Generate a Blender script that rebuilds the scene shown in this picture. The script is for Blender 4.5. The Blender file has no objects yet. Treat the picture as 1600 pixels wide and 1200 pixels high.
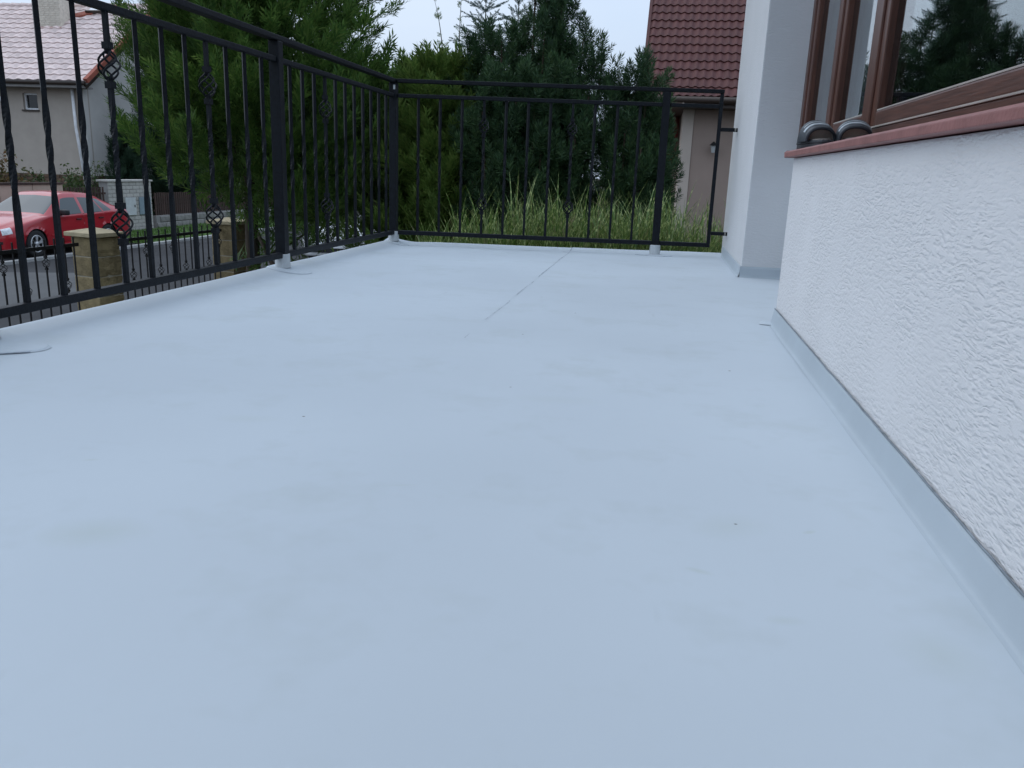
import bpy, bmesh, math, random
import numpy as np
from mathutils import Vector, Matrix, noise

random.seed(7)
rng = np.random.default_rng(11)
R = math.radians
scene = bpy.context.scene
COL = scene.collection

# ------------------------------------------------------------------ camera
cam_d = bpy.data.cameras.new('camera')
cam = bpy.data.objects.new('camera', cam_d)
COL.objects.link(cam)
cam_d.sensor_width = 36.0
cam_d.lens = 36.0 * 1275 / 1600
cam_d.clip_start = 0.02
cam_d.clip_end = 2000
pt, yw, rl = R(-14.58), R(-9.5), R(2.18)
fwd = Vector((math.sin(yw) * math.cos(pt), math.cos(yw) * math.cos(pt), math.sin(pt)))
right0 = Vector((math.cos(yw), -math.sin(yw), 0))
down0 = fwd.cross(right0)
right = right0 * math.cos(rl) - down0 * math.sin(rl)
down = right0 * math.sin(rl) + down0 * math.cos(rl)
mw = Matrix((right, -down, -fwd)).transposed().to_4x4()
mw.translation = (0, 0, 0.48)
cam.matrix_world = mw
scene.camera = cam

# ------------------------------------------------------------------ sky and sun (overcast afternoon)
SUN_EL, SUN_AZ = R(48), R(-75)          # azimuth measured from +Y towards +X
world = bpy.data.worlds.new('World')
scene.world = world
world.use_nodes = True
nt = world.node_tree
nt.nodes.clear()
wo = nt.nodes.new('ShaderNodeOutputWorld')
bg = nt.nodes.new('ShaderNodeBackground')
sky = nt.nodes.new('ShaderNodeTexSky')
sky.sky_type = 'NISHITA'
sky.sun_disc = False
sky.sun_elevation = SUN_EL
sky.sun_rotation = SUN_AZ
sky.air_density = 1.4
sky.dust_density = 3.0
tc = nt.nodes.new('ShaderNodeTexCoord')
mp = nt.nodes.new('ShaderNodeMapping')
mp.inputs['Scale'].default_value = (1.3, 1.3, 3.2)
nz = nt.nodes.new('ShaderNodeTexNoise')
nz.inputs['Scale'].default_value = 1.6
nz.inputs['Detail'].default_value = 4
nz.inputs['Roughness'].default_value = 0.45
cr = nt.nodes.new('ShaderNodeValToRGB')
cr.color_ramp.elements[0].position = 0.3
cr.color_ramp.elements[0].color = (6.2, 7.75, 10.1, 1)
cr.color_ramp.elements[1].position = 0.72
cr.color_ramp.elements[1].color = (7.7, 8.9, 10.7, 1)
mx = nt.nodes.new('ShaderNodeMix')
mx.data_type = 'RGBA'
mx.inputs[0].default_value = 0.88
nt.links.new(tc.outputs['Generated'], mp.inputs['Vector'])
nt.links.new(mp.outputs['Vector'], nz.inputs['Vector'])
nt.links.new(nz.outputs['Fac'], cr.inputs['Fac'])
nt.links.new(sky.outputs['Color'], mx.inputs[6])
nt.links.new(cr.outputs['Color'], mx.inputs[7])
sepz = nt.nodes.new('ShaderNodeSeparateXYZ')
nt.links.new(tc.outputs['Generated'], sepz.inputs['Vector'])
zr = nt.nodes.new('ShaderNodeMapRange')
zr.inputs['From Min'].default_value = 0.0
zr.inputs['From Max'].default_value = 1.0
zr.inputs['To Min'].default_value = 0.75
zr.inputs['To Max'].default_value = 1.30
nt.links.new(sepz.outputs['Z'], zr.inputs['Value'])
mz = nt.nodes.new('ShaderNodeMix')
mz.data_type = 'RGBA'
mz.blend_type = 'MULTIPLY'
mz.inputs[0].default_value = 1.0
nt.links.new(mx.outputs[2], mz.inputs[6])
nt.links.new(zr.outputs['Result'], mz.inputs[7])
nt.links.new(mz.outputs[2], bg.inputs['Color'])
bg.inputs['Strength'].default_value = 0.121
nt.links.new(bg.outputs['Background'], wo.inputs['Surface'])

sun_d = bpy.data.lights.new('sun', 'SUN')
sun_d.energy = 0.6
sun_d.angle = R(75)
sun_d.color = (1.0, 0.97, 0.93)
sun = bpy.data.objects.new('sun', sun_d)
COL.objects.link(sun)
sdir = Vector((math.sin(SUN_AZ) * math.cos(SUN_EL), math.cos(SUN_AZ) * math.cos(SUN_EL), math.sin(SUN_EL)))
sun.rotation_euler = sdir.to_track_quat('Z', 'Y').to_euler()
sun.location = (-8, 2, 12)

scene.view_settings.view_transform = 'Standard'
scene.view_settings.look = 'None'
scene.view_settings.exposure = 0.0
scene.view_settings.gamma = 1.0
scene.view_settings.use_curve_mapping = False

scene.cycles.max_bounces = 8
scene.cycles.diffuse_bounces = 3
scene.cycles.glossy_bounces = 3
scene.cycles.transmission_bounces = 8
scene.cycles.caustics_reflective = False
scene.cycles.caustics_refractive = False

# ------------------------------------------------------------------ materials
def N(t, kind, **kw):
    n = t.nodes.new(kind)
    for k, v in kw.items():
        if k in n.inputs:
            n.inputs[k].default_value = v
        else:
            setattr(n, k, v)
    return n

def new_mat(name):
    m = bpy.data.materials.new(name)
    m.use_nodes = True
    t = m.node_tree
    p = t.nodes['Principled BSDF']
    return m, t, p

def ramp(t, src, stops):
    r = t.nodes.new('ShaderNodeValToRGB')
    el = r.color_ramp.elements
    while len(el) < len(stops):
        el.new(0.5)
    for e, (pos, c) in zip(el, stops):
        e.position = pos
        e.color = (*c, 1) if len(c) == 3 else c
    t.links.new(src, r.inputs['Fac'])
    return r.outputs['Color']

def mixc(t, fac, a, b, mode='MIX'):
    m = t.nodes.new('ShaderNodeMix')
    m.data_type = 'RGBA'
    m.blend_type = mode
    for s, i in ((fac, 0), (a, 6), (b, 7)):
        if hasattr(s, 'is_linked'):
            t.links.new(s, m.inputs[i])
        else:
            m.inputs[i].default_value = s if i == 0 else (*s, 1)
    return m.outputs[2]

def mat(name, col, rough=0.6, var=0.12, scale=6, bump=0.0, bscale=80, metal=0.0, spec=0.4, rnd=0.0, coat=0.0, stretch=(1, 1, 1), world=False):
    m, t, p = new_mat(name)
    tcn = t.nodes.new('ShaderNodeTexCoord')
    src = tcn.outputs['Object']
    if world:
        src = t.nodes.new('ShaderNodeNewGeometry').outputs['Position']
    mpn = t.nodes.new('ShaderNodeMapping')
    mpn.inputs['Scale'].default_value = stretch
    t.links.new(src, mpn.inputs['Vector'])
    n1 = N(t, 'ShaderNodeTexNoise', Scale=scale, Detail=3, Roughness=0.6)
    t.links.new(mpn.outputs['Vector'], n1.inputs['Vector'])
    c0 = tuple(max(0, c * (1 - var)) for c in col)
    c1 = tuple(min(1, c * (1 + var)) for c in col)
    out = ramp(t, n1.outputs['Fac'], [(0.3, c0), (0.7, c1)])
    if rnd:
        oi = t.nodes.new('ShaderNodeObjectInfo')
        mr = N(t, 'ShaderNodeMapRange')
        mr.inputs['To Min'].default_value = 1 - rnd
        mr.inputs['To Max'].default_value = 1 + rnd
        t.links.new(oi.outputs['Random'], mr.inputs['Value'])
        out = mixc(t, 1.0, out, mr.outputs['Result'], 'MULTIPLY')
    t.links.new(out, p.inputs['Base Color'])
    p.inputs['Roughness'].default_value = rough
    p.inputs['Metallic'].default_value = metal
    p.inputs['Specular IOR Level'].default_value = spec
    p.inputs['Coat Weight'].default_value = coat
    p.inputs['Coat Roughness'].default_value = 0.05
    if bump:
        n2 = N(t, 'ShaderNodeTexNoise', Scale=bscale, Detail=2, Roughness=0.6)
        t.links.new(mpn.outputs['Vector'], n2.inputs['Vector'])
        b = N(t, 'ShaderNodeBump', Strength=bump, Distance=0.01)
        t.links.new(n2.outputs['Fac'], b.inputs['Height'])
        t.links.new(b.outputs['Normal'], p.inputs['Normal'])
    return m

def foliage(name, cols, trans=0.25, rough=0.55):
    m, t, p = new_mat(name)
    g = t.nodes.new('ShaderNodeNewGeometry')
    n = len(cols)
    c = ramp(t, g.outputs['Random Per Island'], [(i / max(1, n - 1), cc) for i, cc in enumerate(cols)])
    n1 = N(t, 'ShaderNodeTexNoise', Scale=1.6, Detail=3)
    t.links.new(g.outputs['Position'], n1.inputs['Vector'])
    v = ramp(t, n1.outputs['Fac'], [(0.3, (0.65, 0.70, 0.65)), (0.7, (1.25, 1.22, 1.05))])
    c = mixc(t, 1.0, c, v, 'MULTIPLY')
    t.links.new(c, p.inputs['Base Color'])
    p.inputs['Roughness'].default_value = rough
    p.inputs['Specular IOR Level'].default_value = 0.3
    tr = t.nodes.new('ShaderNodeBsdfTranslucent')
    t.links.new(c, tr.inputs['Color'])
    ms = t.nodes.new('ShaderNodeMixShader')
    ms.inputs[0].default_value = trans
    t.links.new(p.outputs['BSDF'], ms.inputs[1])
    t.links.new(tr.outputs['BSDF'], ms.inputs[2])
    t.links.new(ms.outputs['Shader'], t.nodes['Material Output'].inputs['Surface'])
    return m

def stucco(name, col, depth=0.9, along='Y', dense=1.0):
    m, t, p = new_mat(name)
    g = t.nodes.new('ShaderNodeNewGeometry')
    warp = N(t, 'ShaderNodeTexNoise', Scale=9, Detail=2)
    t.links.new(g.outputs['Position'], warp.inputs['Vector'])
    wv = N(t, 'ShaderNodeVectorMath', operation='MULTIPLY_ADD')
    wv.inputs[1].default_value = (0.022, 0.022, 0.022)
    t.links.new(warp.outputs['Color'], wv.inputs[0])
    t.links.new(g.outputs['Position'], wv.inputs[2])
    hs = []
    for rot, sc, lo, hi in ((0.24, 1.0, 0.47, 0.72), (-0.10, 1.45, 0.48, 0.72)):
        mpn = t.nodes.new('ShaderNodeMapping')
        if along == 'Y':
            mpn.inputs['Rotation'].default_value = (rot, 0, 0)
            mpn.inputs['Scale'].default_value = (34 * sc, 34 * sc, 124 * sc)
        else:
            mpn.inputs['Rotation'].default_value = (0, rot, 0)
            mpn.inputs['Scale'].default_value = (34 * sc, 34 * sc, 124 * sc)
        t.links.new(wv.outputs['Vector'], mpn.inputs['Vector'])
        nn = N(t, 'ShaderNodeTexNoise', Scale=1.0, Detail=1.5, Roughness=0.5)
        t.links.new(mpn.outputs['Vector'], nn.inputs['Vector'])
        hs.append(ramp(t, nn.outputs['Fac'], [(lo, (0, 0, 0)), (hi, (1, 1, 1))]))
    big = N(t, 'ShaderNodeTexNoise', Scale=5.5, Detail=3)
    t.links.new(g.outputs['Position'], big.inputs['Vector'])
    msk = ramp(t, big.outputs['Fac'], [(0.32, (0.30,) * 3), (0.58, (dense,) * 3)])
    h = mixc(t, 1.0, mixc(t, 1.0, hs[0], hs[1], 'LIGHTEN'), msk, 'MULTIPLY')
    fine = N(t, 'ShaderNodeTexNoise', Scale=400, Detail=2)
    t.links.new(g.outputs['Position'], fine.inputs['Vector'])
    h2 = mixc(t, 0.32, h, fine.outputs['Color'], 'ADD')
    b = N(t, 'ShaderNodeBump', Strength=depth, Distance=0.0032, invert=True)
    t.links.new(h2, b.inputs['Height'])
    t.links.new(b.outputs['Normal'], p.inputs['Normal'])
    dn = N(t, 'ShaderNodeTexNoise', Scale=2.2, Detail=3, Roughness=0.6)
    t.links.new(g.outputs['Position'], dn.inputs['Vector'])
    c = ramp(t, dn.outputs['Fac'], [(0.3, tuple(x * 0.93 for x in col)), (0.65, col)])
    c = mixc(t, h, c, tuple(x * 0.965 for x in col))
    t.links.new(c, p.inputs['Base Color'])
    p.inputs['Roughness'].default_value = 0.88
    p.inputs['Specular IOR Level'].default_value = 0.2
    return m

def membrane(name, col):
    m, t, p = new_mat(name)
    g = t.nodes.new('ShaderNodeNewGeometry')
    pos = g.outputs['Position']
    n1 = N(t, 'ShaderNodeTexNoise', Scale=0.9, Detail=2, Roughness=0.5)
    t.links.new(pos, n1.inputs['Vector'])
    c = ramp(t, n1.outputs['Fac'], [(0.32, tuple(x * 0.94 for x in col)), (0.66, tuple(x * 1.035 for x in col))])
    # faint dried-water and foot marks
    n2 = N(t, 'ShaderNodeTexNoise', Scale=3.4, Detail=4, Roughness=0.7)
    t.links.new(pos, n2.inputs['Vector'])
    d = ramp(t, n2.outputs['Fac'], [(0.52, (0, 0, 0)), (0.74, (0.55, 0.55, 0.55))])
    c = mixc(t, d, c, (col[0] * 0.86, col[1] * 0.86, col[2] * 0.82))
    mp2 = t.nodes.new('ShaderNodeMapping')
    mp2.inputs['Scale'].default_value = (14, 3.2, 1)
    mp2.inputs['Rotation'].default_value = (0, 0, 1.1)
    t.links.new(pos, mp2.inputs['Vector'])
    n3 = N(t, 'ShaderNodeTexNoise', Scale=1.0, Detail=2, Roughness=0.7)
    t.links.new(mp2.outputs['Vector'], n3.inputs['Vector'])
    sm = ramp(t, n3.outputs['Fac'], [(0.70, (0, 0, 0)), (0.80, (0.55, 0.55, 0.55))])
    c = mixc(t, sm, c, (col[0] * 0.84, col[1] * 0.84, col[2] * 0.82))
    # individual stains: (x, y, half length, half width, turn, strength)
    for (sx, sy, a_, b_, th, st) in ((.085, .965, .045, .016, -.3, .55), (.245, 1.12, .022, .010, .6, .5), (.175, .865, .05, .025, .2, .35), (-.36, 1.14, .07, .012, .35, .4),
                                     (-.88, 1.12, .03, .012, .4, .45), (-.70, .88, .16, .10, .3, .5), (.33, .83, .10, .13, 0, .45), (.13, 1.11, .13, .09, .5, .3), (-.75, 1.40, .14, .06, .2, .25), (-.2, 1.7, .2, .08, .1, .2)):
        ma = t.nodes.new('ShaderNodeMapping')
        ma.vector_type = 'TEXTURE'
        ma.inputs['Location'].default_value = (sx, sy, 0)
        ma.inputs['Rotation'].default_value = (0, 0, th)
        ma.inputs['Scale'].default_value = (a_, b_, 10)
        t.links.new(pos, ma.inputs['Vector'])
        le = N(t, 'ShaderNodeVectorMath', operation='LENGTH')
        t.links.new(ma.outputs['Vector'], le.inputs[0])
        ad = N(t, 'ShaderNodeMath', operation='ADD')
        t.links.new(le.outputs['Value'], ad.inputs[0])
        t.links.new(n2.outputs['Fac'], ad.inputs[1])
        fa = ramp(t, ad.outputs[0], [(.75, (st,) * 3), (1.0, (st * .45,) * 3)] if a_ < .06 else [(.45, (st,) * 3), (1.0, (0, 0, 0))])
        if a_ < .06:
            fa = ramp(t, ad.outputs[0], [(.55, (st,) * 3), (1.0, (0, 0, 0))])
        c = mixc(t, fa, c, (col[0] * .86, col[1] * .87, col[2] * .78))
    # tiny specks of grit
    vo = N(t, 'ShaderNodeTexVoronoi', Scale=5.2)
    vo.inputs['Randomness'].default_value = 1.0
    t.links.new(pos, vo.inputs['Vector'])
    sp = ramp(t, vo.outputs['Distance'], [(0.014, (1, 1, 1)), (0.02, (0, 0, 0))])
    c = mixc(t, sp, c, (0.16, 0.17, 0.17))
    t.links.new(c, p.inputs['Base Color'])
    rr = ramp(t, n2.outputs['Fac'], [(0.3, (0.52,) * 3), (0.7, (0.66,) * 3)])
    t.links.new(rr, p.inputs['Roughness'])
    p.inputs['Specular IOR Level'].default_value = 0.14
    mp3 = t.nodes.new('ShaderNodeMapping')
    mp3.inputs['Scale'].default_value = (2.0, 9.0, 2.0)
    t.links.new(pos, mp3.inputs['Vector'])
    b2 = N(t, 'ShaderNodeTexNoise', Scale=1.0, Detail=1)
    t.links.new(mp3.outputs['Vector'], b2.inputs['Vector'])
    bc = N(t, 'ShaderNodeBump', Strength=0.22, Distance=0.012)
    t.links.new(b2.outputs['Fac'], bc.inputs['Height'])
    t.links.new(bc.outputs['Normal'], p.inputs['Normal'])
    return m

def glass(name, tint=(0.75, 0.82, 0.82), rough=0.0):
    m, t, p = new_mat(name)
    p.inputs['Base Color'].default_value = (*tint, 1)
    p.inputs['Roughness'].default_value = rough
    p.inputs['Transmission Weight'].default_value = 1.0
    p.inputs['IOR'].default_value = 1.5
    return m

MEM = membrane('light_grey_membrane', (0.530, 0.592, 0.640))
MEM2 = mat('grey_membrane_flashing', (0.44, 0.50, 0.545), rough=0.6, var=0.05, scale=3, spec=0.15, bump=0.08, bscale=20, world=True)
COLLAR = mat('pale_grey_sleeve', (0.50, 0.535, 0.55), rough=0.5, var=0.10, scale=30, bump=0.1, bscale=60)
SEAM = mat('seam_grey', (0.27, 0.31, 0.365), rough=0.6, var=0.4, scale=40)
STUC = stucco('scratched_white_plaster', (0.71, 0.71, 0.715), depth=0.6)
STUC2 = stucco('scratched_plaster_pier', (0.66, 0.67, 0.68), depth=0.5, along='X', dense=0.6)
BLACK = mat('black_painted_iron', (0.006, 0.008, 0.0115), rough=0.5, var=0.35, scale=60, bump=0.12, bscale=160, spec=0.18, rnd=0.1)
BLACK2 = mat('black_fence_iron', (0.010, 0.010, 0.011), rough=0.5, var=0.3, scale=40)
WOOD = mat('brown_window_frame', (0.092, 0.036, 0.023), rough=0.38, var=0.3, scale=9, stretch=(14, 14, 0.7), bump=0.06, bscale=9, spec=0.5)
WOODH = mat('brown_window_rail', (0.100, 0.043, 0.030), rough=0.42, var=0.3, scale=9, stretch=(14, 0.7, 14), bump=0.06, bscale=9, spec=0.5)
GASKET = mat('grey_glazing_gasket', (0.25, 0.24, 0.22), rough=0.6)
SILL = mat('dusty_red_sill', (0.255, 0.112, 0.102), rough=0.6, var=0.16, scale=14, bump=0.1, bscale=120, world=True)
PANE = glass('window_glass', (0.80, 0.86, 0.86))
CURTAIN = mat('pale_blind', (0.50, 0.55, 0.56), rough=0.8, var=0.05)
ROOM = mat('dim_interior', (0.10, 0.10, 0.10), rough=0.9)
CONC = mat('grey_render', (0.42, 0.42, 0.41), rough=0.9, var=0.1, scale=5, bump=0.2)

# ------------------------------------------------------------------ mesh helpers
class MB:
    def __init__(self):
        self.v, self.f = [], []

    def add(self, vs, fs):
        o = len(self.v)
        self.v += [tuple(x) for x in vs]
        self.f += [tuple(i + o for i in q) for q in fs]
        return self

    def box(self, a, b):
        x0, y0, z0 = a
        x1, y1, z1 = b
        vs = [(x0, y0, z0), (x1, y0, z0), (x1, y1, z0), (x0, y1, z0), (x0, y0, z1), (x1, y0, z1), (x1, y1, z1), (x0, y1, z1)]
        return self.add(vs, [(0, 3, 2, 1), (4, 5, 6, 7), (0, 1, 5, 4), (1, 2, 6, 5), (2, 3, 7, 6), (3, 0, 4, 7)])

    def prism(self, poly, z0, z1):
        n = len(poly)
        vs = [(x, y, z0) for x, y in poly] + [(x, y, z1) for x, y in poly]
        fs = [tuple(range(n - 1, -1, -1)), tuple(range(n, 2 * n))]
        fs += [(i, (i + 1) % n, n + (i + 1) % n, n + i) for i in range(n)]
        return self.add(vs, fs)

    def bar(self, p, q, w, h=None, up=(0, 0, 1)):
        p, q = Vector(p), Vector(q)
        h = h or w
        d = (q - p).normalized()
        u = Vector(up)
        if abs(d.dot(u)) > 0.95:
            u = Vector((0, 1, 0))
        s = d.cross(u).normalized()
        u = s.cross(d)
        vs = []
        for c in (p, q):
            for a, b in ((-1, -1), (1, -1), (1, 1), (-1, 1)):
                vs.append(c + s * (a * w / 2) + u * (b * h / 2))
        return self.add(vs, [(0, 1, 2, 3), (7, 6, 5, 4), (0, 4, 5, 1), (1, 5, 6, 2), (2, 6, 7, 3), (3, 7, 4, 0)])

    def tube(self, pts, rad, n=8, cap=True):
        pts = [Vector(p) for p in pts]
        if not hasattr(rad, '__len__'):
            rad = [rad] * len(pts)
        vs, fs = [], []
        ref = Vector((0.13, 0.31, 0.94))
        for i, p in enumerate(pts):
            d = (pts[min(i + 1, len(pts) - 1)] - pts[max(i - 1, 0)]).normalized()
            s = d.cross(ref)
            if s.length < 0.1:
                s = d.cross(Vector((1, 0, 0)))
            s.normalize()
            u = s.cross(d)
            for k in range(n):
                a = 2 * math.pi * k / n
                vs.append(p + (s * math.cos(a) + u * math.sin(a)) * rad[i])
        for i in range(len(pts) - 1):
            for k in range(n):
                fs.append((i * n + k, i * n + (k + 1) % n, (i + 1) * n + (k + 1) % n, (i + 1) * n + k))
        if cap:
            fs.append(tuple(range(n - 1, -1, -1)))
            fs.append(tuple((len(pts) - 1) * n + k for k in range(n)))
        return self.add(vs, fs)

    def lathe(self, prof, n=24, c=(0, 0, 0), axis='Z'):
        vs, fs = [], []
        for r, z in prof:
            for k in range(n):
                a = 2 * math.pi * k / n
                if axis == 'Z':
                    vs.append((c[0] + r * math.cos(a), c[1] + r * math.sin(a), c[2] + z))
                else:
                    vs.append((c[0] + z, c[1] + r * math.cos(a), c[2] + r * math.sin(a)))
        for i in range(len(prof) - 1):
            for k in range(n):
                fs.append((i * n + k, i * n + (k + 1) % n, (i + 1) * n + (k + 1) % n, (i + 1) * n + k))
        return self.add(vs, fs)

    def mesh(self, name, m, smooth=False, bevel=0.0, seg=2, fix=True):
        me = bpy.data.meshes.new(name)
        me.from_pydata(self.v, [], self.f)
        if bevel or fix:
            bm = bmesh.new()
            bm.from_mesh(me)
            if bevel:
                bmesh.ops.bevel(bm, geom=[e for e in bm.edges if e.is_manifold and e.calc_face_angle(0) > 0.5], offset=bevel, segments=seg, profile=0.6, affect='EDGES')
            if fix:
                bmesh.ops.recalc_face_normals(bm, faces=bm.faces)
            bm.to_mesh(me)
            bm.free()
        me.materials.append(m)
        if smooth:
            for p in me.polygons:
                p.use_smooth = True
        me.update()
        return me

    def build(self, name, m, parent=None, loc=None, **kw):
        return put(name, self.mesh(name, m, **kw), parent, loc)

def put(name, me, parent=None, loc=None, rotz=0.0):
    o = bpy.data.objects.new(name, me)
    COL.objects.link(o)
    if parent is not None:
        o.parent = parent
    if loc is not None:
        o.location = loc
    if rotz:
        o.rotation_euler = (0, 0, rotz)
    return o

def tag(o, label=None, cat=None, group=None, kind=None):
    if label:
        o['label'] = label
    if cat:
        o['category'] = cat
    if group:
        o['group'] = group
    if kind:
        o['kind'] = kind
    return o

def thing(name, label, cat, loc=(0, 0, 0), rotz=0.0, group=None):
    o = bpy.data.objects.new(name, None)
    o.empty_display_size = 0.1
    COL.objects.link(o)
    o.location = loc
    o.rotation_euler = (0, 0, rotz)
    return tag(o, label, cat, group)

def np_mesh(name, V, F, m, smooth=False):
    me = bpy.data.meshes.new(name)
    n, k = F.shape
    me.vertices.add(len(V))
    me.vertices.foreach_set('co', np.ascontiguousarray(V, dtype=np.float32).ravel())
    me.loops.add(n * k)
    me.loops.foreach_set('vertex_index', np.ascontiguousarray(F, dtype=np.int32).ravel())
    me.polygons.add(n)
    me.polygons.foreach_set('loop_start', np.arange(0, n * k, k, dtype=np.int32))
    me.polygons.foreach_set('loop_total', np.full(n, k, dtype=np.int32))
    me.update(calc_edges=True)
    me.materials.append(m)
    if smooth:
        for p in me.polygons:
            p.use_smooth = True
    return me

G = -1.90                                   # street level below the terrace

# ------------------------------------------------------------------ ground, road, kerb, lawn
SOIL = mat('garden_soil', (0.060, 0.050, 0.038), rough=0.95, var=0.35, scale=3, bump=0.5, bscale=25, world=True)
ASPH = mat('worn_asphalt', (0.052, 0.053, 0.055), rough=0.85, var=0.14, scale=1.3, bump=0.25, bscale=120, world=True, spec=.08)
PATCH = mat('pale_road_patch', (0.105, 0.106, 0.106), rough=0.88, var=0.10, scale=1.5, bump=0.2, bscale=90, world=True, spec=.08)
KERB = mat('pale_kerb_stone', (0.34, 0.34, 0.33), rough=0.85, var=0.12, scale=3, bump=0.2, rnd=0.12, spec=.1)
PAVE = mat('footway_concrete', (0.24, 0.24, 0.235), rough=0.9, var=0.12, scale=2, bump=0.2, world=True)
LAWNM = mat('lawn_ground', (0.055, 0.105, 0.022), rough=0.95, var=0.35, scale=2.5, bump=0.5, bscale=30, world=True)
tag(MB().add([(-400, -300, G - 0.02), (400, -300, G - 0.02), (400, 500, G - 0.02), (-400, 500, G - 0.02)], [(0, 1, 2, 3)]).build('ground', SOIL), kind='structure')
tag(MB().add([(-13.88, -40, G), (-6.7, -40, G), (-6.7, 120, G), (-13.88, 120, G)], [(0, 1, 2, 3)]).build('road', ASPH), kind='structure')
tag(MB().add([(-13.2, 9.2, G + .004), (-9.9, 9.6, G + .004), (-10.1, 13.9, G + .004), (-11.6, 15.3, G + .004), (-13.4, 14.6, G + .004)], [(0, 1, 2, 3, 4)]).build('road_patch', PATCH), kind='structure')
tag(MB().box((-6.5, -40, G - .02), (-5.75, 120, G + .1)).build('footway', PAVE), kind='structure')
tag(MB().add([(-20, -40, G + .03), (-14.05, -40, G + .03), (-14.05, 21.0, G + .03), (-20, 21.0, G + .03)], [(0, 1, 2, 3)]).build('parking_strip', ASPH), kind='structure')
lawn = tag(MB().add([(-17.0, 21.0, G + .05), (-14.05, 21.0, G + .05), (-14.05, 60, G + .05), (-17.0, 60, G + .05)], [(0, 1, 2, 3)]).build('lawn', LAWNM), kind='structure')
tag(MB().add([(-5.74, -6, G + .01), (-1.76, -6, G + .01), (-1.76, 5.0, G + .01), (-5.74, 5.6, G + .01)], [(0, 1, 2, 3)]).build('garden_lawn', LAWNM), kind='structure')
kerb = tag(MB().box((-14.05, -10, G - .02), (-13.90, 8, G + .05)).build('kerb', KERB), kind='structure')
ks = MB().box((-.075, .004, -.02), (.075, .996, .07)).mesh('kerb_stone', KERB, bevel=.012)
for i in range(52):
    put('kerb_stone', ks, kerb, (-13.97, 8 + i, G))
tag(MB().box((-6.68, -40, G - .02), (-6.52, 120, G + .1)).build('near_kerb', KERB), kind='structure')

# short grass on the lawn
n = 9000
px = rng.uniform(-16.9, -14.1, n)
py = 21.05 + rng.random(n) ** 1.6 * 22
hgt = rng.uniform(.04, .11, n)
ang = rng.uniform(0, 6.28, n)
ln = rng.normal(0, .03, (n, 2))
w = .012
V = np.stack([np.stack([px - w * np.cos(ang), py - w * np.sin(ang), np.full(n, G + .045)], 1),
              np.stack([px + w * np.cos(ang), py + w * np.sin(ang), np.full(n, G + .045)], 1),
              np.stack([px + ln[:, 0], py + ln[:, 1], G + .05 + hgt], 1)], 1).reshape(-1, 3)
F = np.arange(3 * n).reshape(-1, 3)
GRASSM = foliage('short_grass', [(.05, .115, .018), (.075, .15, .028), (.10, .165, .04)])
tag(put('grass', np_mesh('grass', V, F, GRASSM)), 'short green grass of the verge across the road', 'grass', kind='stuff')

# ------------------------------------------------------------------ terrace floor
XL, XR, YB = -1.735, 0.424, -1.3
def far_edge(x):
    return 5.20 + 0.155 * (x + 1.735)

def sstep(t):
    t = max(0.0, min(1.0, t))
    return t * t * (3 - 2 * t)

def deck_z(x, y):
    dl = x - XL
    df = far_edge(x) - y
    z = 0.022 * (1 - sstep(dl / 0.17)) + 0.016 * (1 - sstep(df / 0.14))
    z -= 0.0045 * math.exp(-((dl - 0.21) / 0.06) ** 2) * (0.7 + 0.5 * noise.noise(Vector((0, y * 1.7, 3))))
    z += 0.0030 * noise.noise(Vector((x * 1.1, y * 0.9, 0))) + 0.0012 * noise.noise(Vector((x * 3.3, y * 2.4, 9)))
    for (x0, x1, yc, am) in ((-1.35, -.62, 3.02, .0022), (-1.2, -.75, 2.45, .0016), (-.45, .30, 4.05, .0022), (-.30, .36, 3.55, .0020), (-1.5, -.6, 4.35, .0022), (-.1, .40, 3.12, .0016), (-.9, -.56, 3.75, .0018), (-.40, .05, 2.62, .0014)):
        if abs(y - yc) < .12:
            e_ = sstep((x - x0) / .25) * sstep((x1 - x) / .25)
            z += am * e_ * math.exp(-((y - yc - .03 * math.sin(x * 5 + yc)) / .035) ** 2)
    # edge droops over the nosing
    if dl < 0.022:
        z -= 0.018 * (1 - dl / 0.022) ** 2
    if df < 0.022:
        z -= 0.018 * (1 - df / 0.022) ** 2
    return z

def deck_sheet(name, xs, lift, parent):
    nt_ = 230
    V, F = [], []
    for i in range(nt_ + 1):
        t = i / nt_
        t = 1 - (1 - t) ** 1.25
        for x in xs:
            y = YB + (far_edge(x) - YB) * t
            V.append((x, y, deck_z(x, y) + lift))
    nx = len(xs)
    for i in range(nt_):
        for j in range(nx - 1):
            F.append((i * nx + j, i * nx + j + 1, (i + 1) * nx + j + 1, (i + 1) * nx + j))
    me = bpy.data.meshes.new(name)
    me.from_pydata(V, [], F)
    me.materials.append(MEM)
    for p in me.polygons:
        p.use_smooth = True
    return put(name, me, parent)

poly = [(XL + .004, YB + .01), (XR + 4, YB + .01), (XR + 4, 5.60), (.426, 5.50), (XL + .004, far_edge(XL) - .004)]
terrace = tag(MB().prism(poly, G, -0.03).build('terrace', CONC), kind='structure')
terrace['label'] = 'raised terrace covered in pale blue grey membrane'
SX = -0.53
xs = sorted(set([XL + v for v in (0, .004, .009, .015, .022, .035, .05, .07, .09, .11, .13, .15, .17, .19, .21, .23, .25, .28)] + list(np.linspace(XL + .32, SX + .012, 26))))
deck_sheet('membrane_sheet', xs, 0.0, terrace)
xs = list(np.linspace(SX, XR + .30, 44))
deck_sheet('membrane_sheet', xs, 0.0024, terrace)
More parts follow.
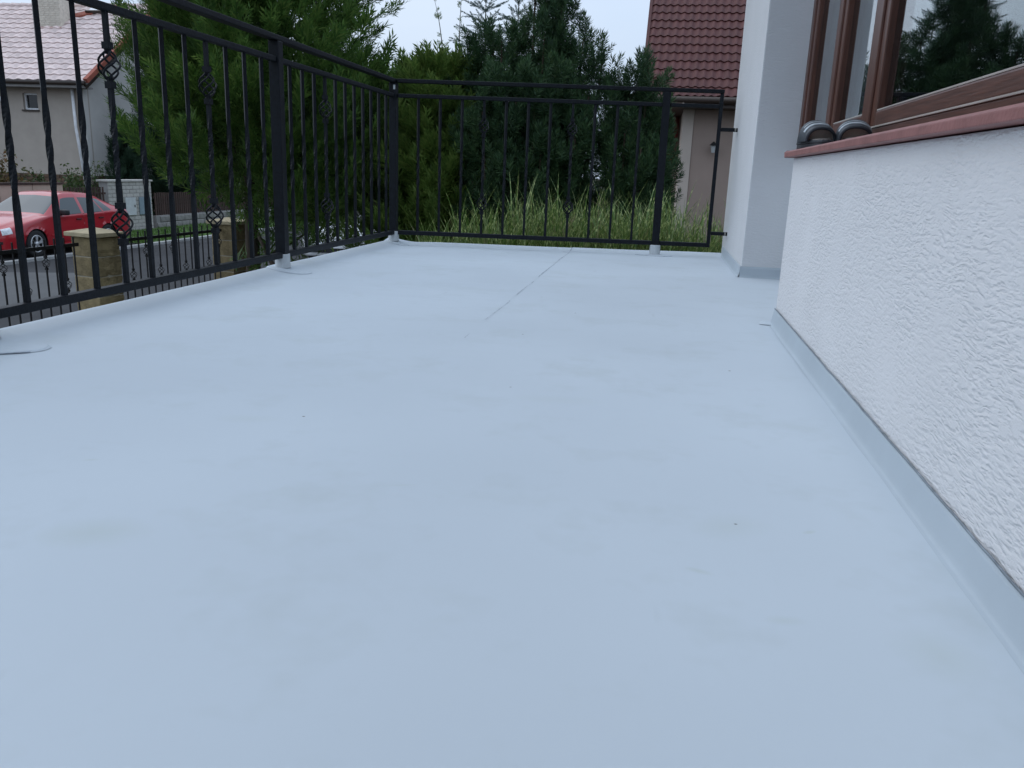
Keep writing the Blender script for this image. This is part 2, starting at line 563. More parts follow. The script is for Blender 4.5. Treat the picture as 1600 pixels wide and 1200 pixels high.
# nosing under the membrane edge
m = MB()
m.box((XL - .012, YB, -.10), (XL + .003, far_edge(XL), -.004))
m.build('edge_trim', MEM2, terrace, bevel=.003)
m = MB()
m.bar((XL - .01, far_edge(XL) + .004, -.052), (.43, far_edge(.43) + .004, -.052), .014, .096)
m.build('edge_trim', MEM2, terrace, bevel=.003)
# welded seam between the two sheets: broken grey strip painted in for the lap's thin shadow
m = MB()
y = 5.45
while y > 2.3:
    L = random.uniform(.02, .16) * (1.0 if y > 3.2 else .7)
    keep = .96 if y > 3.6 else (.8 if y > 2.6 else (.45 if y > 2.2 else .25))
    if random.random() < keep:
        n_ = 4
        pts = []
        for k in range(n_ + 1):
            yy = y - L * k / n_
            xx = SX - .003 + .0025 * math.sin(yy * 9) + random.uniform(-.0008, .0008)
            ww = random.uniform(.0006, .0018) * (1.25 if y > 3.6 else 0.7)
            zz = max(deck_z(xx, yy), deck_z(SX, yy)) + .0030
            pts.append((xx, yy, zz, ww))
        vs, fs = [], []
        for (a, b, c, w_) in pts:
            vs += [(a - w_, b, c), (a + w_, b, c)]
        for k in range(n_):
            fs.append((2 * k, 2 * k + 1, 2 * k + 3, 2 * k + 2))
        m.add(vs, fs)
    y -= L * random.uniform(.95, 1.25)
tag(m.build('seam_shadow', SEAM, terrace, fix=False), kind='stuff')

# membrane flashing turned up the walls
def flashing(path, h, parent, seed, nrm):
    nx, ny = nrm
    V, F = [], []
    prof = [(.022, .0030), (.017, .0036), (.0135, .0052), (.0115, .0085), (.0095, .016), (.0065, .032), (.0045, .046), (.0035, 1.0), (.0005, 1.0)]
    cnt = len(path)
    for i, (x, y) in enumerate(path):
        hh = h + .0022 * noise.noise(Vector((y * 4.1 + x * 3, seed, 0))) + .0012 * noise.noise(Vector((y * 17, seed, 5)))
        wob = .004 * noise.noise(Vector((x * 6, y * 6, seed)))
        for j, (o, z) in enumerate(prof):
            zz = hh if z >= 1 else z + deck_z(min(x, XR), y) * .5
            oo = o + (wob * .6 if j < 3 else wob * .25)
            V.append((x + nx * oo, y + ny * oo, zz))
    k = len(prof)
    for i in range(cnt - 1):
        for j in range(k - 1):
            F.append((i * k + j, i * k + j + 1, (i + 1) * k + j + 1, (i + 1) * k + j))
    me = bpy.data.meshes.new('flashing')
    me.from_pydata(V, [], F)
    me.materials.append(MEM2)
    for p in me.polygons:
        p.use_smooth = True
    return put('flashing', me, parent)

WX, WEND = 0.425, 2.905           # low wall face and end
PY0, PY1, PX = 4.30, 5.68, 0.436  # pier
flashing([(WX, y) for y in np.linspace(YB, WEND + .006, 150)], .056, terrace, 1.0, (-1, 0))
flashing([(PX, y) for y in np.linspace(PY0 - .006, PY1 - .08, 50)], .058, terrace, 2.0, (-1, 0))
flashing([(x, PY0 + .09 * (x - PX)) for x in np.linspace(PX - .006, .70, 20)], .058, terrace, 3.0, (0, -1))
m = MB()  # dark tube along the flashing top, drawn in for the shadow gap under the plaster
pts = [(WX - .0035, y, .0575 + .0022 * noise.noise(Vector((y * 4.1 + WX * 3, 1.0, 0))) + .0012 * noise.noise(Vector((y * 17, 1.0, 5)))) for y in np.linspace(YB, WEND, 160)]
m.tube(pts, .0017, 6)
m.build('flashing_shadow', mat('shadow_line_grey', (.20, .23, .26), rough=.7, var=.3, scale=30), terrace, smooth=True)
# folded corner of the membrane at the end of the low wall
m = MB()
m.add([(.372, 2.872, .0045), (.412, 2.862, .006), (.416, 2.925, .012), (.378, 2.928, .0045), (.402, 2.905, .017)], [(0, 1, 4), (1, 2, 4), (2, 3, 4), (3, 0, 4)])
m.build('membrane_fold', MEM, terrace, smooth=True)

def patch(cx, cy, rx, ry, seed, lip=True):
    n_ = 40
    V = [(cx, cy, deck_z(cx, cy) + .0075)]
    for ring, (f, lift) in enumerate(((.5, .0068), (.93, .0056), (1.0, .0012))):
        for k in range(n_):
            a = 2 * math.pi * k / n_
            q = f * (1 + .10 * math.sin(3 * a + seed) + .05 * noise.noise(Vector((math.cos(a) * 3, math.sin(a) * 3, seed))))
            x = max(XL + .004, cx + rx * q * math.cos(a))
            y = cy + ry * q * math.sin(a)
            y = min(y, far_edge(x) - .004)
            V.append((x, y, deck_z(x, y) + lift))
    F = [(0, 1 + k, 1 + (k + 1) % n_) for k in range(n_)]
    for rg in range(2):
        for k in range(n_):
            a, b = 1 + rg * n_ + k, 1 + rg * n_ + (k + 1) % n_
            F.append((a, a + n_, b + n_, b))
    me = bpy.data.meshes.new('membrane_patch')
    me.from_pydata(V, [], F)
    me.materials.append(MEM)
    put('membrane_patch', me, terrace)
    if not lip:
        return
    # open lip along the near side of the patch
    m_ = MB()
    pts = []
    for k in range(26):
        a = math.pi * (1.08 + .84 * k / 25)
        q = 1.0 * (1 + .10 * math.sin(3 * a + seed) + .05 * noise.noise(Vector((math.cos(a) * 3, math.sin(a) * 3, seed))))
        x = max(XL + .006, cx + rx * q * math.cos(a))
        y = cy + ry * q * math.sin(a)
        pts.append((x, y, deck_z(x, y) + .003))
    m_.tube(pts, .0011, 5)
    m_.build('patch_lip', SEAM, terrace)

RX = -1.665                            # railing line along the left edge
def FY(x):                             # railing line along the far edge
    return 5.115 + 0.12 * (x - RX)
POSTS = [(RX, 1.78), (RX, 3.50), (RX, FY(RX)), (-0.003, FY(-0.003))]
patch(RX + .03, 1.78, .125, .095, .4)
patch(RX + .03, 3.50, .10, .085, 1.9, False)
patch(RX + .04, FY(RX) - .03, .075, .06, 3.1, False)
patch(0.0, FY(0) - .03, .12, .06, 5.0)

# ------------------------------------------------------------------ iron railing
rail = thing('balcony_railing', 'black wrought iron railing around the terrace edge', 'railing', (RX, 3.4, 0))
ro = Vector((RX, 3.4, 0))
def rp(p):
    return Vector(p) - ro
ZB, ZS, ZT = 0.076, 0.908, 0.994
postm = MB().box((-.0235, -.0235, .03), (.0235, .0235, ZT - .012)).mesh('post', BLACK, bevel=.004)
sm = MB()
sm.lathe([(.036, .0), (.034, .008), (.0335, .058), (.0325, .062), (.026, .062)], 20)
slm = sm.mesh('sleeve', COLLAR, smooth=True)
for i, (x, y) in enumerate(POSTS):
    po = put('post', postm, rail, rp((x, y, 0)))
    put('sleeve', slm, po, (0, 0, deck_z(x, min(y, far_edge(x) - .06)) + .004))
def rbar(name, p, q, w, h):
    return MB().bar(rp(p), rp(q), w, h).build(name, BLACK, rail, bevel=.003)
CY = FY(RX)
rbar('handrail', (RX, -1.2, ZT), (RX, CY + .02, ZT), .042, .022)
rbar('handrail', (RX + .022, FY(RX + .022), ZT), (.335, FY(.335), ZT), .042, .022)
for a, b in ((-1.2, 1.755), (1.805, 3.475), (3.525, CY - .025)):
    rbar('upper_rail', (RX, a, ZS), (RX, b, ZS), .028, .022)
    rbar('lower_rail', (RX, a, ZB), (RX, b, ZB), .030, .026)
for a, b in ((RX + .026, -.028), (.022, .315)):
    rbar('upper_rail', (a, FY(a), ZS), (b, FY(b), ZS), .028, .022)
    rbar('lower_rail', (a, FY(a), ZB), (b, FY(b), ZB), .030, .026)
rbar('end_bar', (.325, FY(.325), ZB - .013), (.325, FY(.325), ZT - .012), .022, .022)
for z in (.775, .150):
    rbar('wall_bracket', (.336, FY(.336), z), (PX + .01, FY(.40), z), .03, .022)
    MB().lathe([(0, 0), (.011, 0), (.011, .008), (0, .010)], 10, rp((PX - .018, FY(.40) - .014, z)), axis='X').build('bolt', GASKET, rail)
MB().box((-.006, -.03, -.013), (.006, -.0245, .013)).build('weld_plate', COLLAR, rail, rp((RX + .012, CY, .955)))

def baluster_mesh(baskets):
    V, F = [], []
    h0, h1 = ZB + .012, ZS - .010
    nseg = 64
    a_half = .0068
    cuts = []
    for i in range(nseg + 1):
        z = h0 + (h1 - h0) * i / nseg
        t = (z - .30) / .36
        tw = sstep(max(0, min(1, t))) * math.pi * 1.75 if not baskets else sstep(max(0, min(1, (z - .36) / .30))) * math.pi * 2
        cuts.append((z, tw))
    for z, tw in cuts:
        for k in range(4):
            a = tw + math.pi / 4 + k * math.pi / 2
            V.append((a_half * 1.414 * math.cos(a), a_half * 1.414 * math.sin(a), z))
    skip = lambda z: baskets and any(abs(z - c) < .042 for c in baskets)
    for i in range(nseg):
        if skip((cuts[i][0] + cuts[i + 1][0]) / 2):
            continue
        for k in range(4):
            F.append((i * 4 + k, i * 4 + (k + 1) % 4, (i + 1) * 4 + (k + 1) % 4, (i + 1) * 4 + k))
    return MB().add(V, F).mesh('baluster', BLACK, fix=False)

def basket_mesh(r=.027, hh=.044, rod=.0034, nrod=5, ns=14, m_=BLACK):
    b = MB()
    for k in range(nrod):
        pts = []
        for i in range(ns + 1):
            t = i / ns
            rr = .004 + r * math.sin(math.pi * t) ** .9
            a = 2 * math.pi * k / nrod + t * math.pi * 1.15
            pts.append((rr * math.cos(a), rr * math.sin(a), -hh + 2 * hh * t))
        b.tube(pts, rod, 6)
    for s in (-1, 1):
        b.box((-.0115, -.0115, s * (hh + .012) - .010), (.0115, .0115, s * (hh + .012) + .010))
        b.lathe([(.008, s * (hh - .012)), (.0105, s * (hh + .001))], 10)
    return b.mesh('basket', m_, smooth=False)

bal_plain = baluster_mesh(None)
bal_bask = baluster_mesh([.745, .275])
bsk = basket_mesh()
bar_y = [1.95 - .142 * k for k in range(1, 20) if abs(1.95 - .142 * k - 1.78) > .05][::-1] + [1.938, 2.082, 2.226, 2.369, 2.510, 2.652, 2.79, 2.93, 3.07, 3.215, 3.36]
sc_side = 3.50 / 3.55
for i, y in enumerate(bar_y):
    special = y in (2.369, 2.93) or (y < 1.7 and i % 4 == 2)
    b = put('baluster', bal_bask if special else bal_plain, rail, rp((RX, y, 0)), random.uniform(-.1, .1))
    if special:
        for z in (.745, .275):
            put('basket', bsk, b, (0, 0, z))
for i in range(11):
    y = 3.63 + .1335 * i
    special = i == 3
    b = put('baluster', bal_bask if special else bal_plain, rail, rp((RX, y, 0)), random.uniform(-.1, .1))
    if special:
        for z in (.745, .275):
            put('basket', bsk, b, (0, 0, z))
for i in range(11):
    x = -1.512 + .1355 * i
    special = i in (3, 7)
    b = put('baluster', bal_bask if special else bal_plain, rail, rp((x, FY(x), 0)), random.uniform(-.1, .1))
    if special:
        for z in (.745, .275):
            put('basket', bsk, b, (0, 0, z))

# ------------------------------------------------------------------ own house: low wall, pier, window
house = thing('house', 'white rough plastered house wall with brown window beside the terrace', 'house', (.425, 0, 0))
ho = Vector((.425, 0, 0))
def hbox(name, a, b, m_, bevel=.0, parent=None):
    return MB().box(Vector(a) - ho, Vector(b) - ho).build(name, m_, parent or house, bevel=bevel)
SZ = 0.557
hbox('low_wall', (WX, YB, -.03), (.72, WEND, SZ), STUC, .006)
# pier with its near face a little out of square
pm = MB().prism([(PX - .425, PY0), (4.0, PY0 + .3), (4.0, PY1), (PX - .425, PY1)], -1.9, 3.4)
pm.build('pier', STUC2, house, bevel=.006)
WPX = 0.638                      # window frame face
hbox('wall', (WPX + .02, WEND - .02, -.03), (WPX + .30, PY0 + .03, .588), STUC2)
hbox('wall', (WPX + .021, YB, SZ + .002), (WPX + .30, .95, 3.4), STUC)
hbox('lintel', (WPX + .022, .95, 2.05), (WPX + .30, PY0 + .03, 3.4), STUC)
hbox('low_wall_back', (.722, YB, -.03), (WPX + .30, WEND - .021, SZ - .004), ROOM)
# room behind the glass
hbox('room_floor', (WPX + .31, .2, .05), (4.0, PY0 + .02, .10), ROOM)
hbox('room_wall', (3.9, .2, .11), (4.0, PY0 + .02, 3.2), ROOM)
hbox('room_wall', (WPX + .31, .1, .11), (3.89, .19, 3.2), ROOM)
hbox('ceiling', (WPX + .31, .1, 3.21), (4.0, PY0 + .02, 3.3), ROOM)
# unseen house wall added behind the viewer to shade the near floor
hbox('wall', (-2.6, -1.7, -1.9), (4.4, -1.31, 3.4), STUC)
# sill
m = MB()
prof = [(.398, SZ + .002), (.398, .574), (.404, .579), (.66, .590), (.66, SZ + .002)]
vs = [(x - .425, YB, z) for x, z in prof] + [(x - .425, WEND + .022 - (0.012 if i == 0 else 0), z) for i, (x, z) in enumerate(prof)]
k = len(prof)
m.add(vs, [tuple(range(k)), tuple(range(2 * k - 1, k - 1, -1))] + [(i, (i + 1) % k, k + (i + 1) % k, k + i) for i in range(k)])
m.build('window_sill', SILL, house, bevel=.002)

win = MB()
winF = bpy.data.objects.new('window', None)
COL.objects.link(winF)
winF.parent = house
def wbox(name, a, b, m_, bevel=.004):
    return hbox(name, a, b, m_, bevel, winF)
FX = WPX
GX = WPX + .045                   # glass plane
ZB0, ZG = .594, .705              # frame foot, glass foot
ZH = 2.0
# outer frame
BEAD = mat('pale_aluminium_strip', (.40, .37, .34), rough=.45)
GX = FX + .030
wbox('frame_rail', (FX, .95, ZB0), (FX + .07, PY0 + .025, .652), WOODH)
wbox('frame_rail', (FX, .95, ZH), (FX + .07, PY0 + .025, ZH + .06), WOODH)
wbox('drip_strip', (FX - .004, .97, .6525), (FX + .03, 2.84, .6575), BEAD, .001)
for y0, y1 in ((PY0 - .045, PY0 + .02), (3.575, 3.635), (2.905, 2.985), (.95, 1.03)):
    wbox('frame_post', (FX + .001, y0, .658), (FX + .07, y1, ZH - .001), WOOD, .005)
# sashes with glass
for si, (y0, y1, s) in enumerate(((3.640, PY0 - .050, .05), (2.990, 3.570, .05), (1.035, 2.900, .055))):
    wbox('sash_post', (FX + .008, y0, .659), (FX + .06, y0 + s, ZH - .002), WOOD, .005)
    wbox('sash_post', (FX + .008, y1 - s, .659), (FX + .06, y1, ZH - .002), WOOD, .005)
    wbox('sash_rail', (FX + .008, y0 + s, .659), (FX + .06, y1 - s, ZG), WOODH, .005)
    wbox('sash_rail', (FX + .008, y0 + s, ZH - .055), (FX + .06, y1 - s, ZH - .003), WOODH)
    wbox('glazing_bead', (FX + .010, y0 + s, ZG + .0005), (FX + .028, y1 - s, ZG + .0055), BEAD, .001)
    wbox('pane', (GX, y0 + s - .004, ZG - .004), (GX + .004, y1 - s + .004, ZH - .05), PANE, 0)
    wbox('pane', (GX + .016, y0 + s - .004, ZG - .003), (GX + .020, y1 - s + .004, ZH - .05), PANE, 0)
    if si < 2:
        wbox('blind', (FX + .085, y0, .66), (FX + .09, y1, ZH), CURTAIN, 0)

# slippers on the sill
RUB = mat('dark_slipper_rubber', (.045, .052, .062), rough=.55, var=.2, scale=40)
STRAP = mat('dark_grey_slipper_strap', (.034, .041, .050), rough=.5, var=.2, scale=30, spec=.5)
STRIPE = mat('pale_slipper_stripe', (.36, .40, .43), rough=.45, var=.3, scale=60)
INSOLE = mat('grey_beige_insole', (.22, .20, .185), rough=.8, var=.2, scale=50)
LINING = mat('beige_slipper_lining', (.62, .56, .50), rough=.85, var=.15, scale=40)
def slipper(loc, rz, label):
    t = thing('slipper', label, 'slipper', loc, rz, None)
    def outline(grow):
        pts = []
        for k in range(28):
            a = 2 * math.pi * k / 28
            yy = math.sin(a) * .135
            ww = .044 + .006 * math.sin(a) if yy > 0 else .042 + .004 * math.sin(a)
            pts.append(((ww + grow) * math.copysign(abs(math.cos(a)) ** .75, math.cos(a)), yy + grow * math.sin(a)))
        return pts
    MB().prism(outline(0), 0, .012).build('outsole', RUB, t, bevel=.002)
    MB().prism(outline(.002), .0125, .021).build('midsole', STRAP, t, bevel=.002)
    MB().prism(outline(-.004), .0212, .025).build('insole', INSOLE, t, bevel=.001)
    def arch(f0, f1, th, lift, m_, nm, parent, a0=0.0, a1=math.pi):
        # band over the foot: low and narrow towards the toes, high and flared towards the instep
        V, F = [], []
        ny, na = 6, 24
        for i in range(ny):
            f = f0 + (f1 - f0) * i / (ny - 1)
            for o in (lift, lift + th):
                for j in range(na + 1):
                    a = a0 + (a1 - a0) * j / na
                    y = -.055 + .085 * f + .020 * math.cos(a) - .012 * math.sin(a)
                    hx = .0430 + .007 * math.sin(f * 1.5)
                    hz = .036 + .026 * max(f, 0) ** .8
                    V.append(((hx + o) * math.copysign(abs(math.cos(a)) ** .85, math.cos(a)), y, .018 + (hz + o) * max(0, math.sin(a)) ** .8))
        st = 2 * (na + 1)
        for i in range(ny - 1):
            for j in range(na):
                a = i * st + j
                F.append((a, a + 1, a + st + 1, a + st))
                a += na + 1
                F.append((a, a + st, a + st + 1, a + 1))
        for i in (0, ny - 1):
            for j in range(na):
                a = i * st + j
                F.append((a, a + na + 1, a + na + 2, a + 1))
        return MB().add(V, F).build(nm, m_, parent, smooth=True)
    sp = arch(0, 1, .006, 0, STRAP, 'strap', t)
    arch(.28, .46, .0012, .0062, STRIPE, 'stripe', sp, .45, 2.7)
    arch(.60, .68, .0012, .0062, STRIPE, 'stripe', sp, .6, 2.5)
    arch(-.05, .09, .0085, -.001, RUB, 'strap_hem', sp)
    vs = [(0, -.030, .020)]
    for k in range(17):
        a = math.pi * k / 16
        vs.append((.0445 * math.copysign(abs(math.cos(a)) ** .85, math.cos(a)), -.036 + .020 * math.cos(a) - .012 * math.sin(a), .019 + .041 * max(0, math.sin(a)) ** .8))
    MB().add(vs, [(0, k, k + 1) for k in range(1, 17)]).build('lining', LINING, t)
    return t
slipper((.466, 2.77, .5835), R(3), 'dark grey slide slipper at the outer end of the red sill')
slipper((.572, 2.75, .588), R(-7), 'dark grey slide slipper on the red sill next to the window frame')

# ------------------------------------------------------------------ trees and plants
def quads_join(tmplV, tmplF, mats3, offs):
    """place template verts (t,3) by matrices (n,3,3) and offsets (n,3)"""
    V = np.einsum('nij,tj->nti', mats3, tmplV) + offs[:, None, :]
    t = len(tmplV)
    F = tmplF[None] + (np.arange(len(offs)) * t)[:, None, None]
    return V.reshape(-1, 3), F.reshape(-1, tmplF.shape[1])

def frames(dirs, roll):
    d = dirs / np.linalg.norm(dirs, axis=1, keepdims=True)
    ref = np.tile(np.array([0, 0, 1.0]), (len(d), 1))
    ref[np.abs(d[:, 2]) > .97] = (1, 0, 0)
    s = np.cross(d, ref)
    s /= np.linalg.norm(s, axis=1, keepdims=True)
    u = np.cross(s, d)
    c, sn = np.cos(roll)[:, None], np.sin(roll)[:, None]
    s2 = s * c + u * sn
    u2 = -s * sn + u * c
    return np.stack([s2, d, u2], axis=2)          # columns: x=side, y=along, z=normal

def leaf(p, q, w, nrm):
    """slender diamond from p to q"""
    p, q = np.array(p, float), np.array(q, float)
    d = q - p
    s = np.cross(d, nrm)
    s = s / (np.linalg.norm(s) + 1e-9) * w
    mid = p + d * .45
    return [p, mid + s, q, mid - s]

def spray_template(seed, n=10, L=.30, w=.0080):
    """feathery flat fan of a cypress, along +Y"""
    r = np.random.default_rng(seed)
    V = []
    V += leaf((0, 0, 0), (0.01, L, .02), w * .9, (0, 0, 1))
    for i in range(n):
        t = .10 + .80 * i / n
        sgn = 1 if i % 2 else -1
        l = L * (.52 - .36 * t) * r.uniform(.8, 1.25)
        a = r.uniform(.35, .65)
        base = np.array([.01 * t, L * t, .02 * t])
        tip = base + np.array([sgn * math.sin(a) * l, math.cos(a) * l, r.uniform(-.03, .05)])
        V += leaf(base, tip, w * r.uniform(.8, 1.2), (0, r.uniform(-.3, .3), 1))
        if l > .105:
            b2 = base + (tip - base) * .45
            for sg2 in (-1, 1):
                t2 = b2 + np.array([sgn * math.sin(a + sg2 * .5) * l * .5, math.cos(a + sg2 * .5) * l * .5, r.uniform(-.02, .03)])
                V += leaf(b2, t2, w * .85, (0, r.uniform(-.3, .3), 1))
    V = np.array(V)
    F = np.arange(len(V)).reshape(-1, 4)
    return V, F

SPRAYS = [spray_template(s) for s in range(6)]

def cypress_crown(seed, h0, h1, radius_fn, nbr, spacing, base_xy=(0, 0), upness=(.35, .9), scale=1.0, inner=.45, keep=None):
    """flat feathery plumes on upswept limbs; returns verts, faces and limb curves in local coordinates"""
    r = np.random.default_rng(seed)
    P, D, S, UPS = [], [], [], []
    limbs = []
    for b in range(nbr):
        f = r.random() ** .85
        z = h0 + (h1 - h0) * f
        a = r.uniform(0, 2 * math.pi)
        if keep is not None and not keep(z, a):
            continue
        up = r.uniform(*upness)
        rr = max(.05, radius_fn(f, a) * r.choice([r.uniform(.85, 1.14), r.uniform(.45, .95)], p=[.65, .35]))
        out = np.array([math.cos(a), math.sin(a), 0])
        start = np.array([base_xy[0], base_xy[1], z - rr * up * .8])
        end = start + out * rr + np.array([0, 0, rr * up])
        ctrl = start + out * rr * .6 + np.array([0, 0, rr * up * .25])
        limbs.append((start, ctrl, end))
        side = np.cross(end - ctrl, np.array([0, 0, 1.0]) + r.normal(0, .5, 3))
        side /= np.linalg.norm(side) + 1e-9
        ln_ = np.linalg.norm(end - start)
        cnt = max(3, int(ln_ * (1 - inner) / spacing))
        for i in range(cnt):
            t = inner + (1 - inner) * (i + r.random() * .6) / cnt
            p = (1 - t) ** 2 * start + 2 * t * (1 - t) * ctrl + t * t * end
            d = 2 * (1 - t) * (ctrl - start) + 2 * t * (end - ctrl)
            d = d / np.linalg.norm(d)
            for sg in (-1, 1):
                dd = d + sg * side * r.uniform(.35, .85) + r.normal(0, .16, 3) + np.array([0, 0, .18])
                P.append(p + r.normal(0, .015, 3))
                D.append(dd)
                S.append(scale * r.uniform(.75, 1.25) * (1.15 - .45 * t))
        if r.random() < .55:                    # shaded inner twigs
            for q in range(3):
                t = r.uniform(.08, inner)
                P.append((1 - t) ** 2 * start + 2 * t * (1 - t) * ctrl + t * t * end + r.normal(0, .06, 3))
                D.append(out * .5 + r.normal(0, .6, 3) + np.array([0, 0, .4]))
                S.append(scale * r.uniform(.9, 1.4))
        for q in range(3):
            P.append(end - d * r.uniform(0, .10))
            D.append(d + r.normal(0, .14, 3) + np.array([0, 0, .2]))
            S.append(scale * r.uniform(.8, 1.2))
    P, D, S = np.array(P), np.array(D), np.array(S)
    which = r.integers(0, len(SPRAYS), len(P))
    roll = r.normal(0, .55, len(P))
    M3 = frames(D, roll) * S[:, None, None]
    Vs, Fs, o = [], [], 0
    for k, (tv, tf) in enumerate(SPRAYS):
        sel = which == k
        if not sel.any():
            continue
        V, F = quads_join(tv, tf, M3[sel], P[sel])
        Vs.append(V)
        Fs.append(F + o)
        o += len(V)
    return np.concatenate(Vs), np.concatenate(Fs), limbs

BARK = mat('dark_bark', (.055, .042, .032), rough=.95, var=.4, scale=18, stretch=(1, 1, .25), bump=.6, bscale=30)
CYP = foliage('cypress_green', [(.050, .108, .028), (.078, .160, .038), (.112, .200, .050), (.160, .235, .066)], .42)
CYP2 = foliage('cypress_yellow_green', [(.075, .140, .034), (.120, .195, .046), (.170, .230, .065)], .45)
CYP3 = foliage('blue_green_conifer', [(.020, .045, .030), (.030, .062, .040), (.042, .078, .046)], .15)
PINE = foliage('pine_needles', [(.026, .062, .032), (.042, .092, .042), (.074, .128, .052)], .2)
PINEB = mat('pine_bark', (.060, .038, .028), rough=.95, var=.4, scale=20, bump=.5)
SPRUCE = foliage('blue_spruce_needles', [(.050, .090, .085), (.075, .125, .125), (.095, .150, .150)], .12)

def limb_parts(tree, limbs, trunk_top, m_, count=14, r0=.022, loc=None):
    step = max(1, len(limbs) // count)
    for (a, c, b) in limbs[::step][:count]:
        pts = []
        for i in range(6):
            t = i / 5
            pts.append((1 - t) ** 2 * a + 2 * t * (1 - t) * c + t * t * b)
        MB().tube(pts, [r0 * (1 - .85 * i / 5) for i in range(6)], 5).build('branch', m_, tree, smooth=True)

def cypress(name, label, loc, seed, h0, h1, rad, nbr, spacing, m_, trunk_r=.08, scale=1.0, upness=(.35, .9), group=None, lean=(0, 0), inner=.45, branches=14, keep=None):
    t = thing(name, label, 'tree', loc, 0, group)
    V, F, limbs = cypress_crown(seed, h0, h1, rad, nbr, spacing, upness=upness, scale=scale, inner=inner, keep=keep)
    put('crown', np_mesh('crown', V, F, m_), t)
    pts = [(lean[0] * z, lean[1] * z, z) for z in np.linspace(0, h1 * .93, 10)]
    MB().tube(pts, [trunk_r * (1.25 if i == 0 else 1 - .9 * i / 9) for i in range(10)], 10).build('trunk', BARK, t, smooth=True)
    limb_parts(t, limbs, h1, BARK, branches)
    return t

# big cypress by the left railing
def r_big(f, a):
    base = 1.44 * (1 - (.40 if f < .45 else .27) * max(0, -math.cos(a))) * (1 - .55 * max(0, f - .25) ** 1.3)
    base *= .80 + .20 * min(1, f / .18)
    return base * (1 + .14 * math.sin(3 * a + 9 * f) + .09 * math.sin(7 * a - 5 * f))
big = cypress('cypress_tree', 'tallest dense green cypress behind the left railing', (-4.42, 8.55, G), 3, 1.25, 6.3, r_big, 900, .085, CYP, trunk_r=.10, upness=(.25, .95), inner=.48, keep=lambda z, a: z > 2.4 or (z > 1.9 and math.cos(a) > .1))
# crooked bare limb low on the trunk
MB().tube([(.12, -.1, 1.62), (.30, -.25, 1.42), (.48, -.35, 1.17), (.66, -.42, 1.0), (.9, -.45, .92)], [.022, .024, .025, .026, .028], 7).build('branch', BARK, big, smooth=True)
def r_mid(f, a):
    return (.90 * (1 - .80 * max(0, f - .1) ** 1.25) + .04) * (1 + .16 * math.sin(3 * a + 7 * f) + .08 * math.sin(8 * a))
cypress('cypress_tree', 'smaller yellow green cypress with thin nodding tips beside the corner post', (-2.28, 8.5, G), 8, .4, 3.30, r_mid, 460, .08, CYP2, trunk_r=.06, upness=(.4, 1.1), inner=.4)
def r_small(f, a):
    return .62 * (1 - .6 * f) * (1 + .2 * math.sin(4 * a + 6 * f))
def r_hedge(f, a):
    return 1.0 * (1 - .35 * f * f) * (1 + .15 * math.sin(4 * a + 6 * f))
cypress('cypress_tree', 'dense dark cypress filling the gap left of the corner post', (-3.85, 10.7, G), 23, 2.3, 3.4, lambda f, a: 1.15 * (1 - .55 * f * f) * (1 + .12 * math.sin(4 * a + 6 * f)), 420, .09, CYP, trunk_r=.07, upness=(.3, .9), inner=.3)
cypress('cypress_tree', 'low bushy dark conifer in the shade behind the ornamental grass', (-1.9, 10.6, G), 21, .2, 2.3, r_hedge, 260, .09, CYP3, trunk_r=.05, upness=(.3, .9), inner=.3)
cypress('cypress_tree', 'low dark conifer behind the pine and the tall grass', (-.75, 10.9, G), 22, .2, 2.05, r_hedge, 260, .09, CYP3, trunk_r=.05, upness=(.3, .9), inner=.3)
# thin nodding leaders above the smaller cypress
tips = bpy.data.objects['cypress_tree.001'] if 'cypress_tree.001' in bpy.data.objects else None

def needle_shoot(seed, n=50, L=.12, nl=.056, w=.0034):
    r = np.random.default_rng(seed)
    V = []
    for i in range(n):
        t = (i + r.random()) / n
        a = i * 2.39996 + r.normal(0, .2)
        el = .30 + .85 * t + r.normal(0, .14)
        d = np.array([math.cos(a) * math.cos(el), math.sin(el), math.sin(a) * math.cos(el)])
        p = np.array([0, L * t, 0])
        nn = np.cross(d, r.normal(0, 1, 3))
        V += leaf(p, p + d * nl * r.uniform(.75, 1.15), w, nn)
    V = np.array(V)
    return V, np.arange(len(V)).reshape(-1, 4)
SHOOTS = [needle_shoot(s) for s in range(4)]
SHOOTS_SP = [needle_shoot(40 + s, 64, .20, .034, .0044) for s in range(3)]

def place_shoots(P, D, S, tmpls, r):
    P, D, S = np.array(P), np.array(D), np.array(S)
    which = r.integers(0, len(tmpls), len(P))
    M3 = frames(D, r.uniform(0, 6.28, len(P))) * S[:, None, None]
    Vs, Fs, o = [], [], 0
    for k, (tv, tf) in enumerate(tmpls):
        sel = which == k
        if not sel.any():
            continue
        V, F = quads_join(tv, tf, M3[sel], P[sel])
        Vs.append(V)
        Fs.append(F + o)
        o += len(V)
    return np.concatenate(Vs), np.concatenate(Fs)

